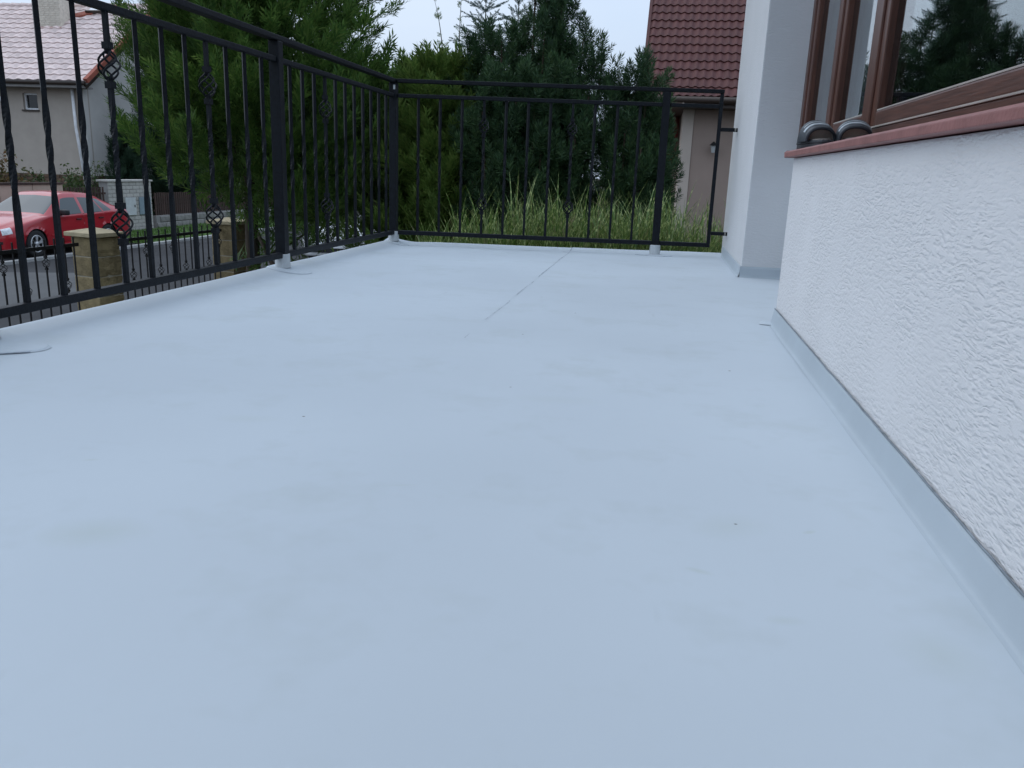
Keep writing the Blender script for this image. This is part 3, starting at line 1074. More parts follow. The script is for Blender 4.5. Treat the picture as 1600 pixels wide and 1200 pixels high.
def pine(name, label, base, tipsl, seed, side=(.19, .46), per=44):
    r = np.random.default_rng(seed)
    t = thing(name, label, 'tree', base)
    B = np.array(base)
    P, D, S = [], [], []
    for tip in tipsl:
        e = np.array(tip) - B
        e[2] -= .12
        mid = e * np.array([.8, .8, .40])
        pts = [2 * s * (1 - s) * mid + s * s * e for s in np.linspace(0, 1, 12)]
        MB().tube(pts, [.030 * (1 - .85 * i / 11) + .003 for i in range(12)], 7).build('stem', PINEB, t, smooth=True)
        for i in range(per):
            s = .36 + .64 * (i + r.random()) / per
            p = 2 * s * (1 - s) * mid + s * s * e
            a = r.uniform(0, 6.28)
            ln_ = (side[1] * (1 - s) ** .75 + side[0]) * r.uniform(.55, 1.1)
            dv = np.array([math.cos(a), math.sin(a), r.uniform(.5, 1.1)])
            dv /= np.linalg.norm(dv)
            q = p + dv * ln_
            k = max(1, int(ln_ / .085))
            for j in range(k):
                u = (j + .8) / k
                P.append(p + (q - p) * u + r.normal(0, .012, 3))
                D.append(dv * .45 + np.array([0, 0, .8]) + r.normal(0, .35, 3))
                S.append(r.uniform(.9, 1.35))
            for _ in range(3):
                P.append(q + r.normal(0, .032, 3) * np.array([1, 1, .6]))
                D.append(dv * .3 + np.array([0, 0, 1.0]) + r.normal(0, .22, 3))
                S.append(r.uniform(.95, 1.4))
        for j in range(9):
            P.append(e - np.array([0, 0, .055 * j]) + r.normal(0, .018, 3))
            D.append(np.array([0, 0, 1.0]) + r.normal(0, .10 + .05 * j, 3))
            S.append(r.uniform(.9, 1.25))
    V, F = place_shoots(P, D, S, SHOOTS, r)
    put('crown', np_mesh('crown', V, F, PINE), t)
    return t

pine('pine_tree', 'broad many stemmed dark pine rising above the far railing', (-1.35, 8.3, G),
     [(-1.29, 8.2, 2.40), (-1.22, 8.3, 2.15), (-1.08, 8.2, 2.42), (-1.02, 8.1, 2.1), (-1.16, 8.0, 1.85), (-.93, 8.1, 1.72), (-.82, 8.2, 1.84), (-1.46, 8.3, 1.84), (-1.58, 8.1, 1.78), (-1.70, 8.3, 1.80),
      (-1.84, 8.4, 1.72), (-1.98, 8.5, 1.55), (-2.08, 8.4, 1.3), (-.62, 8.1, 1.62), (-.72, 8.0, 1.30), (-.86, 7.9, 1.35), (-1.02, 7.8, 1.45), (-1.18, 7.75, 1.38), (-1.36, 7.75, 1.28), (-1.52, 7.8, 1.42),
      (-1.68, 7.8, 1.15), (-1.85, 8.0, .95), (-.80, 7.8, .95), (-1.1, 7.7, .85), (-1.4, 7.7, .75)], 5, side=(.13, .34), per=52)
pine('pine_tree', 'lower right hand pine in front of the red roofed house', (-.28, 8.1, G),
     [(-.47, 8.0, 1.36), (-.38, 8.1, 1.22), (-.30, 8.1, 1.36), (-.19, 8.0, 1.55), (-.12, 8.1, 1.36), (-.04, 8.2, 1.1), (-.36, 7.9, .98), (-.20, 7.8, .85), (-.10, 7.9, .7), (-.02, 8.0, .55), (-.42, 7.9, .55)], 6, side=(.11, .27), per=50)

def spruce(label, base, h, seed):
    r = np.random.default_rng(seed)
    t = thing('spruce_tree', label, 'tree', base, 0, None)
    P, D, S = [], [], []
    MB().tube([(0, 0, z) for z in np.linspace(0, h, 12)], [.09 * (1 - i / 11) ** 1.3 + .004 for i in range(12)], 7).build('trunk', BARK, t, smooth=True)
    z = h - .02
    P.append((0, 0, h - .2)); D.append((0, 0, 1)); S.append(1.25)
    P.append((0, 0, h - .38)); D.append((0, 0, 1)); S.append(1.1)
    step = .15
    while z > .6:
        ln_ = .16 + (h - z) * .42
        ln_ = min(ln_, 1.5)
        n_ = 6
        a0 = r.uniform(0, 6.28)
        for k in range(n_):
            a = a0 + k * 2 * math.pi / n_ + r.normal(0, .12)
            up = .75 - .55 * min(1, (h - z) / 1.2)
            dv = np.array([math.cos(a), math.sin(a), up])
            dv /= np.linalg.norm(dv)
            cnt = max(1, int(ln_ / .15))
            for j in range(cnt):
                pp = np.array([0, 0, z]) + dv * ln_ * j / max(1, cnt)
                P.append(pp); D.append(dv + r.normal(0, .06, 3)); S.append(r.uniform(.85, 1.1))
                if j:
                    for sg in (-1, 1):
                        sd = np.array([-dv[1], dv[0], .1]) * sg
                        P.append(pp); D.append(dv * .7 + sd + r.normal(0, .08, 3)); S.append(r.uniform(.6, .95))
        z -= step
        step = min(.24, step * 1.07)
    V, F = place_shoots(P, D, S, SHOOTS_SP, r)
    put('crown', np_mesh('crown', V, F, SPRUCE), t)
    return t
spruce('blue spruce with the taller of two pale tips above the pine', (-2.92, 13.6, G), 5.30, 31)
spruce('blue spruce with the shorter right hand tip above the pine', (-2.45, 13.9, G), 5.15, 32)

# nodding leaders of the smaller cypress
def leaders():
    tr = [o for o in bpy.data.objects if o.name.startswith('cypress_tree') and o.get('label', '').startswith('smaller')][0]
    P, D, S = [], [], []
    r = np.random.default_rng(77)
    for (bx, by, bz, h, lean) in ((.06, -.1, 3.25, .78, -.10), (.19, 0, 3.25, .92, .02), (-.18, 0, 3.1, .4, -.12)):
        pts = []
        for i in range(9):
            t = i / 8
            pts.append((bx + lean * t * t, by, bz + h * t - .05 * t ** 3))
        MB().tube(pts, [.008 * (1 - .8 * i / 8) for i in range(9)], 5).build('leader', BARK, tr, smooth=True)
        for i in range(34):
            t = r.random() ** 1.2
            P.append((bx + lean * t * t, by, bz + h * t - .05 * t ** 3))
            a = r.uniform(0, 6.28)
            D.append((math.cos(a), math.sin(a), .9))
            S.append(r.uniform(.22, .42) * (1.15 - .75 * t))
    P, D, S = np.array(P), np.array(D), np.array(S)
    V, F = place_shoots(P, D, S, SPRAYS, r)
    put('leader_foliage', np_mesh('leader_foliage', V, F, CYP2), tr)
leaders()

# ------------------------------------------------------------------ ornamental grass below the far edge
ZEB = None
def zebra():
    m_, t, p = new_mat('banded_grass_blade')
    g = t.nodes.new('ShaderNodeNewGeometry')
    uv = t.nodes.new('ShaderNodeUVMap')
    sep = t.nodes.new('ShaderNodeSeparateXYZ')
    t.links.new(uv.outputs['UV'], sep.inputs['Vector'])
    ad = N(t, 'ShaderNodeMath', operation='MULTIPLY_ADD')
    t.links.new(g.outputs['Random Per Island'], ad.inputs[0])
    ad.inputs[1].default_value = 7.0
    t.links.new(sep.outputs['Y'], ad.inputs[2])
    wv = N(t, 'ShaderNodeMath', operation='FRACT')
    t.links.new(ad.outputs[0], wv.inputs[0])
    base = ramp(t, g.outputs['Random Per Island'], [(0, (.090, .170, .036)), (.5, (.130, .215, .050)), (.9, (.180, .230, .07)), (1, (.28, .25, .13))])
    band = ramp(t, wv.outputs[0], [(.0, (1, 1, 1)), (.16, (1, 1, 1)), (.24, (0, 0, 0)), (.92, (0, 0, 0)), (1, (1, 1, 1))])
    c = mixc(t, band, base, (.40, .46, .17))
    t.links.new(c, p.inputs['Base Color'])
    p.inputs['Roughness'].default_value = .5
    tr = t.nodes.new('ShaderNodeBsdfTranslucent')
    t.links.new(c, tr.inputs['Color'])
    ms = t.nodes.new('ShaderNodeMixShader')
    ms.inputs[0].default_value = .3
    t.links.new(p.outputs['BSDF'], ms.inputs[1])
    t.links.new(tr.outputs['BSDF'], ms.inputs[2])
    t.links.new(ms.outputs['Shader'], t.nodes['Material Output'].inputs['Surface'])
    return m_
ZEB = zebra()
PLUME = foliage('pinkish_seed_plume', [(.20, .15, .11), (.28, .21, .16), (.34, .27, .21)], .3)

def grass_clump(label, cx, cy, top, n, spread, seed, plumes=0):
    r = np.random.default_rng(seed)
    t = thing('ornamental_grass', label, 'grass', (cx, cy, G), 0, 'banded ornamental grasses beyond the far railing')
    nseg = 7
    V = np.zeros((n, nseg + 1, 2, 3))
    UV = np.zeros((n, nseg + 1, 2, 2))
    a = r.uniform(0, 2 * math.pi, n)
    rad0 = np.sqrt(r.random(n)) * spread * .8
    H = (top - G) * (1 - .30 * r.random(n) ** .9) * r.uniform(.95, 1.05, n)
    out = np.abs(r.normal(.06, .26, n)) * spread * 2.0
    droop = r.random(n) ** 3 * .10
    w0 = r.uniform(.0035, .0065, n)
    bx, by = rad0 * np.cos(a), rad0 * np.sin(a)
    a2 = a + r.normal(0, 1.2, n)
    tw = r.uniform(0, math.pi, n)
    for s in range(nseg + 1):
        tt = s / nseg
        x = bx + out * tt ** 1.7 * np.cos(a2)
        y = by + out * tt ** 1.7 * np.sin(a2)
        z = H * (tt - droop * tt ** 4)
        w_ = w0 * (1 - tt ** 3) + .0004
        V[:, s, 0] = np.stack([x - w_ * np.cos(tw), y - w_ * np.sin(tw), z], 1)
        V[:, s, 1] = np.stack([x + w_ * np.cos(tw), y + w_ * np.sin(tw), z], 1)
        UV[:, s, 0, 1] = UV[:, s, 1, 1] = tt * H / .13
        UV[:, s, 1, 0] = 1
    idx = np.arange(n * (nseg + 1) * 2).reshape(n, nseg + 1, 2)
    F = np.stack([idx[:, :-1, 0], idx[:, :-1, 1], idx[:, 1:, 1], idx[:, 1:, 0]], -1).reshape(-1, 4)
    me = np_mesh('blades', V.reshape(-1, 3), F, ZEB)
    lay = me.uv_layers.new(name='UVMap')
    lay.data.foreach_set('uv', UV.reshape(-1, 2)[F.ravel()].astype(np.float32).ravel())
    b = put('blades', me, t)
    # side leaves arching off the stalks
    n2 = int(n * 3.5)
    k = r.integers(0, n, n2)
    f0 = r.uniform(.52, .93, n2)
    L2 = r.uniform(.16, .42, n2)
    az = r.uniform(0, 2 * math.pi, n2)
    tilt = r.uniform(.08, .55, n2)
    ns2 = 4
    V2 = np.zeros((n2, ns2 + 1, 2, 3))
    U2 = np.zeros((n2, ns2 + 1, 2, 2))
    w2 = r.uniform(.0035, .0065, n2)
    x0 = bx[k] + out[k] * f0 ** 1.7 * np.cos(a2[k])
    y0 = by[k] + out[k] * f0 ** 1.7 * np.sin(a2[k])
    z0 = H[k] * (f0 - droop[k] * f0 ** 4)
    for q in range(ns2 + 1):
        tt = q / ns2
        ho_ = L2 * tt * np.sin(tilt + .2 * tt)
        x, y, z = x0 + ho_ * np.cos(az), y0 + ho_ * np.sin(az), z0 + L2 * tt * np.cos(tilt + .2 * tt)
        wq = w2 * (1 - tt ** 2) + .0003
        V2[:, q, 0] = np.stack([x - wq * np.sin(az), y + wq * np.cos(az), z], 1)
        V2[:, q, 1] = np.stack([x + wq * np.sin(az), y - wq * np.cos(az), z], 1)
        U2[:, q, 0, 1] = U2[:, q, 1, 1] = tt * L2 / .09
        U2[:, q, 1, 0] = 1
    id2 = np.arange(n2 * (ns2 + 1) * 2).reshape(n2, ns2 + 1, 2)
    F2 = np.stack([id2[:, :-1, 0], id2[:, :-1, 1], id2[:, 1:, 1], id2[:, 1:, 0]], -1).reshape(-1, 4)
    me2 = np_mesh('side_leaves', V2.reshape(-1, 3), F2, ZEB)
    lay = me2.uv_layers.new(name='UVMap')
    lay.data.foreach_set('uv', U2.reshape(-1, 2)[F2.ravel()].astype(np.float32).ravel())
    tag(put('side_leaves', me2, t), kind='stuff')
    tag(b, kind='stuff')
    for k in range(plumes):
        aa = r.uniform(0, 6.28)
        hx, hy = spread * .7 * math.cos(aa), spread * .7 * math.sin(aa) * .6
        hz = (top - G) * r.uniform(.86, 1.0)
        lean = r.uniform(-.22, .10)
        st = MB()
        st.tube([(hx * .5, hy * .5, .3), (hx, hy, hz - .1), (hx + lean * .5, hy, hz)], [.003, .0022, .0015], 5)
        so = st.build('stalk', PLUME, t)
        P, D, S = [], [], []
        for j in range(26):
            u = r.random()
            P.append((hx + lean * .5 * u, hy, hz - .1 + .12 * u))
            D.append((lean * 2 + r.normal(0, .25), r.normal(0, .25), .5 + r.normal(0, .25)))
            S.append(r.uniform(.5, 1.0))
        tv = np.array(leaf((0, 0, 0), (0, .16, 0), .0022, (0, 0, 1)))
        V_, F_ = place_shoots(P, D, S, [(tv, np.arange(4).reshape(1, 4))], r)
        put('plume', np_mesh('plume', V_, F_, PLUME), t)
    return t
CL = [(-1.50, 5.95, .20, 700, .26, 2), (-1.18, 6.1, .36, 1000, .28, 1), (-.83, 6.25, .46, 760, .28, 1), (-.52, 6.15, .36, 800, .28, 1), (-.18, 6.25, .48, 900, .28, 1),
      (.12, 6.30, .44, 800, .26, 0), (.38, 6.5, .26, 600, .24, 0), (.60, 6.6, .36, 650, .22, 0), (-.65, 6.75, .36, 600, .3, 1), (.0, 6.85, .36, 600, .3, 0)]
GL = ['short leftmost clump of banded grass beside the corner post', 'low clump of banded grass right of the corner post', 'tall spiky clump of banded grass left of the railing middle',
      'yellowish banded grass clump below the railing middle', 'tallest banded grass clump right of the railing middle', 'banded grass clump left of the square right hand post',
      'low banded grass clump behind the square right hand post', 'rightmost banded grass clump in front of the peach house wall', 'banded grass clump in the back row left of the middle', 'banded grass clump in the back row right of the middle']
for i, (c, lab) in enumerate(zip(CL, GL)):
    grass_clump(lab, c[0], c[1], c[2] - .13, c[3], c[4], 100 + i, c[5])

# ------------------------------------------------------------------ garden fence and stone pillars below the left railing
STONE = mat('sandstone_block', (.25, .195, .105), rough=.95, var=.28, scale=9, bump=.9, bscale=45, rnd=.12)
STONE2 = mat('sandstone_cap', (.40, .335, .215), rough=.9, var=.15, scale=9, bump=.3, bscale=60)
MORTAR = mat('pale_mortar', (.36, .32, .25), rough=.95)
def stone_pillar(loc, rz, label):
    t = thing('stone_pillar', label, 'pillar', loc, rz, 'stone pillars of the garden fence')
    top = -.31 - G
    w = .155
    MB().box((-w + .004, -w + .004, 0), (w - .004, w - .004, top)).build('core', MORTAR, t)
    z = top
    while z > .05:
        z0 = max(0, z - .196)
        bm_ = bmesh.new()
        bmesh.ops.create_cube(bm_, size=1)
        bmesh.ops.scale(bm_, vec=(2 * w, 2 * w, z - z0 - .008), verts=bm_.verts)
        bmesh.ops.bevel(bm_, geom=bm_.edges[:], offset=.004, segments=1, affect='EDGES')
        bmesh.ops.subdivide_edges(bm_, edges=bm_.edges[:], cuts=5, use_grid_fill=True)
        for v in bm_.verts:
            side = 1 if v.co.x > w * .9 else .12
            nn_ = noise.noise(Vector(v.co * 19) + Vector((z * 7, loc[1], 0))) + .5 * noise.noise(Vector(v.co * 47) + Vector((z * 3, 0, loc[1])))
            dirv = Vector((1, 0, 0)) if v.co.x > w * .9 else Vector((v.co.x, v.co.y, 0)).normalized()
            v.co += dirv * (nn_ + .25) * .014 * side
        me = bpy.data.meshes.new('stone_block')
        bm_.to_mesh(me)
        bm_.free()
        me.materials.append(STONE)
        put('stone_block', me, t, (0, 0, (z + z0) / 2))
        z -= .2
    c = .20
    m_ = MB()
    m_.add([(-c, -c, 0), (c, -c, 0), (c, c, 0), (-c, c, 0), (-c, -c, .04), (c, -c, .04), (c, c, .04), (-c, c, .04), (0, 0, .085)],
           [(3, 2, 1, 0), (0, 1, 5, 4), (1, 2, 6, 5), (2, 3, 7, 6), (3, 0, 4, 7), (4, 5, 8), (5, 6, 8), (6, 7, 8), (7, 4, 8)])
    m_.build('cap', STONE2, t, (0, 0, top + .003), bevel=.005)
    return t
stone_pillar((-5.62, 7.55, G), R(-12), 'nearer sandstone pillar with flat capped top in front of the red car')
stone_pillar((-5.46, 9.95, G), R(-8), 'farther sandstone pillar half hidden behind the cypress trunk')

fbar = MB().box((-.007, -.007, 0), (.007, .007, 1.52)).mesh('bar', BLACK2)
fb = MB().box((-.007, -.007, 0), (.007, .007, .70)).box((-.007, -.007, .90), (.007, .007, 1.52))
def fence_panel(label, p, q, nb, ph):
    p, q = Vector((*p, G)), Vector((*q, G))
    t = thing('iron_fence', label, 'fence', p, 0, 'black iron fence panels by the footway')
    d = q - p
    MB().bar(Vector((0, 0, 1.52)), d + Vector((0, 0, 1.52)), .014, .034).build('rail', BLACK2, t)
    MB().bar(Vector((0, 0, .20)), d + Vector((0, 0, .20)), .014, .034).build('rail', BLACK2, t)
    for i in range(nb):
        u = (i + .5) / nb
        pos = d * u
        m_ = MB()
        zc = None
        if (i + ph) % 2 == 0:
            zc = 1.38 if ((i + ph) // 2) % 2 == 0 else 1.14
        o = put('bar', fence_bars[zc], t, pos)
        if zc:
            put('basket', fence_basket, o, (0, 0, zc))
fence_bars = {}
for zc in (None, 1.38, 1.14):
    m_ = MB()
    if zc is None:
        m_.box((-.006, -.006, .12), (.006, .006, 1.60))
    else:
        m_.box((-.006, -.006, .12), (.006, .006, zc - .05)).box((-.006, -.006, zc + .05), (.006, .006, 1.60))
    fence_bars[zc] = m_.mesh('bar', BLACK2)
fence_basket = basket_mesh(.030, .045, .0036, 4, 10, BLACK2)
fence_panel('iron fence panel between the two sandstone pillars', (-5.60, 7.78), (-5.48, 9.78), 17, 0)
fence_panel('iron fence panel left of the nearer sandstone pillar', (-5.80, 3.4), (-5.66, 7.34), 31, 1)

# ------------------------------------------------------------------ cars
def car_paint(name, col):
    m_, t, p = new_mat(name)
    p.inputs['Base Color'].default_value = (*col, 1)
    p.inputs['Roughness'].default_value = .32
    p.inputs['Specular IOR Level'].default_value = .5
    p.inputs['Coat Weight'].default_value = .6
    p.inputs['Coat Roughness'].default_value = .04
    return m_
TYRE = mat('tyre_rubber', (.016, .016, .017), rough=.8)
RIM = mat('silver_wheel_trim', (.50, .51, .52), rough=.35, metal=.6)
CARBLACK = mat('black_car_trim', (.014, .014, .015), rough=.45)
CARGLASS = new_mat('car_glass')[0]
_p = CARGLASS.node_tree.nodes['Principled BSDF']
_p.inputs['Base Color'].default_value = (.045, .058, .062, 1)
_p.inputs['Roughness'].default_value = .03
_p.inputs['Specular IOR Level'].default_value = .5
LAMP = mat('clear_headlamp', (.62, .64, .66), rough=.12, var=.3, scale=20, spec=.8, coat=1)
TAIL = mat('red_tail_lamp', (.30, .008, .010), rough=.15, var=.2, scale=20, coat=1)
PLATE = mat('white_number_plate', (.7, .7, .7), rough=.5)

def cr_interp(P, sub):
    """Catmull-Rom along axis 0"""
    n_ = len(P)
    out = []
    for i in range(n_ - 1):
        p0, p1, p2, p3 = P[max(i - 1, 0)], P[i], P[i + 1], P[min(i + 2, n_ - 1)]
        for s in range(sub):
            t = s / sub
            m1, m2 = (p2 - p0) * .5 * .8, (p3 - p1) * .5 * .8
            out.append((2 * t ** 3 - 3 * t * t + 1) * p1 + (t ** 3 - 2 * t * t + t) * m1 + (-2 * t ** 3 + 3 * t * t) * p2 + (t ** 3 - t * t) * m2)
    out.append(P[-1])
    return np.array(out)

ST = [  # u, zf, w, zmid, zb, wb, uu, zt, wt, zc
    (.02, .24, .52, .45, .62, .50, .03, .66, .42, .68),
    (.09, .20, .72, .46, .66, .68, .11, .70, .58, .735),
    (.28, .19, .84, .48, .70, .79, .30, .76, .66, .81),
    (.70, .19, .875, .52, .80, .84, .70, .855, .70, .90),
    (1.12, .19, .885, .54, .885, .86, 1.12, .925, .74, .965),
    (1.45, .19, .885, .55, .925, .865, 1.30, .955, .79, 1.00),
    (1.72, .19, .885, .55, .935, .865, 2.10, 1.355, .60, 1.42),
    (2.50, .19, .885, .55, .95, .865, 2.56, 1.39, .60, 1.462),
    (2.60, .19, .885, .55, .95, .865, 2.66, 1.39, .60, 1.462),
    (3.30, .19, .885, .55, .965, .86, 3.14, 1.36, .595, 1.44),
    (3.35, .19, .885, .55, .967, .86, 3.18, 1.355, .595, 1.435),
    (3.74, .20, .88, .56, .985, .85, 3.46, 1.285, .585, 1.38),
    (4.22, .22, .865, .58, 1.0, .80, 4.14, 1.035, .70, 1.075),
    (4.40, .25, .84, .58, .985, .76, 4.42, 1.005, .66, 1.035),
    (4.53, .30, .78, .58, .86, .70, 4.51, .93, .58, .95),
    (4.57, .36, .60, .55, .72, .54, 4.565, .76, .44, .78)]
def car(label, paint, loc, rz):
    t = thing('parked_car', label, 'car', loc, rz)
    ring = []
    for (u, zf, w, zm, zb, wb, uu, zt, wt, zc) in ST:
        ring.append([(u, 0, zf), (u, w * .86, zf), (u, w * .965, zf + .11), (u, w, zm), (u, w * .99, zb - .13), (u, wb, zb),
                     (uu, wt, zt), (uu, wt * .80, zt + .68 * (zc - zt)), (uu, 0, zc)])
    A = np.array(ring)                         # station, ring, 3
    SU, SJ = 6, 5
    Gd = cr_interp(A, SU)
    Gd = cr_interp(Gd.transpose(1, 0, 2), SJ).transpose(1, 0, 2)
    nk, nj = Gd.shape[:2]
    wheels = [(.89, .315), (3.47, .315)]
    AR = .345
    for (wu, wz) in wheels:                    # snap the arch edge
        du, dz = Gd[:, :, 0] - wu, Gd[:, :, 2] - wz
        rr = np.hypot(du, dz)
        sel = (np.abs(rr - AR) < .05) & (Gd[:, :, 1] > .55) & (Gd[:, :, 2] < .85)
        f_ = np.where(sel, AR / np.maximum(rr, 1e-6), 1)
        Gd[:, :, 0] = wu + du * f_
        Gd[:, :, 2] = wz + dz * f_
    def region(k, j):
        ks_, js_ = (k + .5) / SU, (j + .5) / SJ
        if 5 < js_ < 6 - .17:
            if 6.06 < ks_ < 7: return 'side_window'
            if 8 < ks_ < 9: return 'side_window.2'
            if 10 < ks_ < 10.84: return 'side_window.3'
        if js_ > 6.2 and 5.05 < ks_ < 6 - .1: return 'windscreen'
        if js_ > 6.2 and 11.1 < ks_ < 12: return 'rear_window'
        if 4.2 < js_ < 5.4 and .75 < ks_ < 1.9: return 'headlight'
        if 3.6 < js_ < 5.4 and 12.7 < ks_ < 14: return 'tail_light'
        if 2 < js_ < 5 and 5.2 < ks_ < 7.5: return 'door'
        if 2 < js_ < 5 and 7.5 < ks_ < 9.9: return 'door.2'
        if 2.1 < js_ < 2.7 and ks_ < .9: return 'air_intake'
        return 'body'
    groups = {}
    for s in (1, -1):
        for k in range(nk - 1):
            for j in range(nj - 1):
                q = [Gd[k, j], Gd[k + 1, j], Gd[k + 1, j + 1], Gd[k, j + 1]]
                c = sum(q) / 4
                if c[1] > .50 and c[2] < .8 and any(math.hypot(c[0] - wu, c[2] - wz) < AR - .004 for wu, wz in wheels):
                    continue
                reg = region(k, j)
                key = (reg, 0 if reg in ('body', 'windscreen', 'rear_window', 'air_intake') else s)
                groups.setdefault(key, MB())
                mb_ = groups[key]
                pts = [(p[1] * s, p[0], p[2]) for p in q]
                if reg.startswith('door'):
                    ctr = Vector((c[1] * s, c[0], c[2]))
                mb_.add(pts, [(0, 1, 2, 3) if s > 0 else (3, 2, 1, 0)])
    for e_ in (0, nk - 1):                    # end caps
        loop = [(p[1], p[0], p[2]) for p in Gd[e_]] + [(-p[1], p[0], p[2]) for p in Gd[e_][::-1][1:-1]]
        groups[('body', 0)].add(loop, [tuple(range(len(loop)))])
    mm = {'side_window': CARGLASS, 'windscreen': CARGLASS, 'rear_window': CARGLASS, 'headlight': LAMP, 'tail_light': TAIL, 'door': paint, 'air_intake': CARBLACK, 'body': paint}
    parts = {}
    for (reg, s), mb_ in groups.items():
        nm = reg.split('.')[0]
        me = bpy.data.meshes.new(nm)
        me.from_pydata(mb_.v, [], mb_.f)
        bm_ = bmesh.new()
        bm_.from_mesh(me)
        bmesh.ops.remove_doubles(bm_, verts=bm_.verts, dist=.0006)
        bmesh.ops.recalc_face_normals(bm_, faces=bm_.faces)
        if nm == 'door':                       # a door stands in its gap
            bd = [v for v in bm_.verts if v.is_boundary]
            cx = sum((v.co for v in bm_.verts), Vector()) / len(bm_.verts)
            for v in bd:
                dvec = (cx - v.co)
                dvec.x = 0
                v.co += dvec.normalized() * .010
        bm_.to_mesh(me)
        bm_.free()
        me.materials.append(mm[nm])
        for p in me.polygons:
            p.use_smooth = True
        parts[(reg, s)] = put(nm, me, t)
    # dark cavity behind doors and arches
    MB().box((-.80, .50, .22), (.80, 4.15, .60)).build('floor_pan', CARBLACK, t)
    MB().box((-.82, 1.40, .61), (.82, 3.60, .90)).build('cabin_shell', CARBLACK, t)
    for s in (1, -1):
        for reg, y0 in (('door', 2.36), ('door.2', 3.20)):
            MB().box((s * .874, y0 - .09, .800), (s * .905, y0 + .09, .828)).build('handle', CARBLACK, parts[(reg, s)], bevel=.006)
        mo = MB()
        mo.box((-.10, -.06, -.065), (.10, .06, .065))
        mir = mo.build('mirror', CARBLACK, t, (s * .965, 1.78, 1.00), bevel=.035, seg=3, smooth=True)
        MB().bar((s * -.14, 0, -.04), (s * -.05, 0, -.02), .05, .03).build('mirror_arm', CARBLACK, mir)
        MB().box((s * .872, 1.35, .21), (s * .896, 3.05, .27)).build('sill_trim', paint, t, bevel=.008)
        for wu, wz in wheels:
            # arch liner
            ln_m = MB()
            vs, fs = [], []
            for i in range(17):
                a = -.35 + (math.pi + .7) * i / 16
                for x in (.60, .878):
                    vs.append((s * x, wu + (AR + .004) * math.cos(a), wz + (AR + .004) * math.sin(a)))
            for i in range(16):
                fs.append((2 * i, 2 * i + 1, 2 * i + 3, 2 * i + 2))
            ln_m.add(vs, fs)
            ln_m.build('arch_liner', CARBLACK, t, fix=False)
            wh = bpy.data.objects.new('wheel', None)
            COL.objects.link(wh)
            wh.parent = t
            wh.location = (s * .775, wu, wz)
            MB().lathe([(.20, -.09), (.285, -.098), (.312, -.08), (.316, 0), (.312, .08), (.285, .098), (.205, .09)], 36, axis='X').build('tyre', TYRE, wh, smooth=True)
            MB().lathe([(.21, -.08), (.195, .055 * s), (.02, .05 * s)], 30, axis='X').build('rim_well', CARBLACK, wh, smooth=True)
            MB().lathe([(.207, .072 * s), (.20, .095 * s), (.182, .095 * s), (.18, .07 * s)], 36, axis='X').build('rim', RIM, wh, smooth=True)
            for q in range(5):
                a0 = q * 2 * math.pi / 5 + .3
                vs = []
                for rad_, hw in ((.045, .36), (.11, .26), (.186, .24)):
                    for sg in (-1, 1):
                        a = a0 + sg * hw * (1.0 if rad_ > .05 else 1.4)
                        for xo in (.062, .098 - (rad_ < .05) * .006):
                            vs.append((s * xo, rad_ * math.cos(a), rad_ * math.sin(a)))
                fs = []
                for b_ in (0, 4):
                    fs += [(b_ + 1, b_ + 3, b_ + 7, b_ + 5), (b_, b_ + 4, b_ + 6, b_ + 2), (b_, b_ + 1, b_ + 5, b_ + 4), (b_ + 2, b_ + 6, b_ + 7, b_ + 3)]
                fs += [(0, 2, 3, 1), (8, 9, 11, 10)]
                MB().add(vs, fs).build('spoke', RIM, wh, bevel=.003)
            MB().lathe([(.055, .09 * s), (.05, .10 * s), (.0, .104 * s)], 20, axis='X').build('hub_cap', RIM, wh, smooth=True)
    # window and bumper trim
    MB().box((-.56, -.005, .30), (.56, .05, .42)).build('grille', CARBLACK, t, bevel=.01)
    MB().box((-.26, 4.553, .62), (.26, 4.585, .73)).build('number_plate', PLATE, t, bevel=.004)
    MB().box((-.80, 4.30, .36), (.80, 4.575, .42)).build('bumper_strip', CARBLACK, t, bevel=.01)
    for s in (1, -1):
        MB().box((s * .868, .62 if False else 1.36, .46), (s * .893, 3.02, .505)).build('side_strip', paint, t, bevel=.006)
    return t
car('red hatchback parked across the road with its front towards the railing', car_paint('red_car_paint', (.37, .007, .015)), (-15.05, 16.13, G + .03), 0)
car('white car mostly hidden behind the cypress and the railing', car_paint('white_car_paint', (.72, .73, .74)), (-7.75, 18.9, G + .004), 0)

# ------------------------------------------------------------------ house across the road
K = .879
def hs(p):                        # scaled about the eye so that the measured outline keeps its size
    return Vector((p[0] * K, p[1] * K, .48 + (p[2] - .48) * K))
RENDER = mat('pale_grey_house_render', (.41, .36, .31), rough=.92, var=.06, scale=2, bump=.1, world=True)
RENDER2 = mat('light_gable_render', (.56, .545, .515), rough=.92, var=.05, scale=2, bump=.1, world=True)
TILEP = mat('weathered_pinkish_tile', (.60, .485, .455), rough=.75, var=.2, scale=5, bump=.2, bscale=40, rnd=.10)
TILER = mat('orange_red_verge', (.30, .085, .055), rough=.75, var=.2, scale=5)
BRICKD = mat('brown_plinth_brick', (.12, .075, .05), rough=.95, var=.3, scale=8, rnd=.3)
GUTTER = mat('dark_brown_gutter', (.04, .028, .022), rough=.5)
SOFFIT = mat('grey_soffit', (.26, .25, .24), rough=.9)
CHIM = mat('pale_chimney_brick', (.60, .545, .46), rough=.95, var=.15, scale=10, rnd=.08)
WHITE = mat('white_paint', (.72, .73, .74), rough=.5)
DGLASS = new_mat('dark_window_glass')[0]
_p = DGLASS.node_tree.nodes['Principled BSDF']
_p.inputs['Base Color'].default_value = (.012, .014, .016, 1)
_p.inputs['Roughness'].default_value = .08
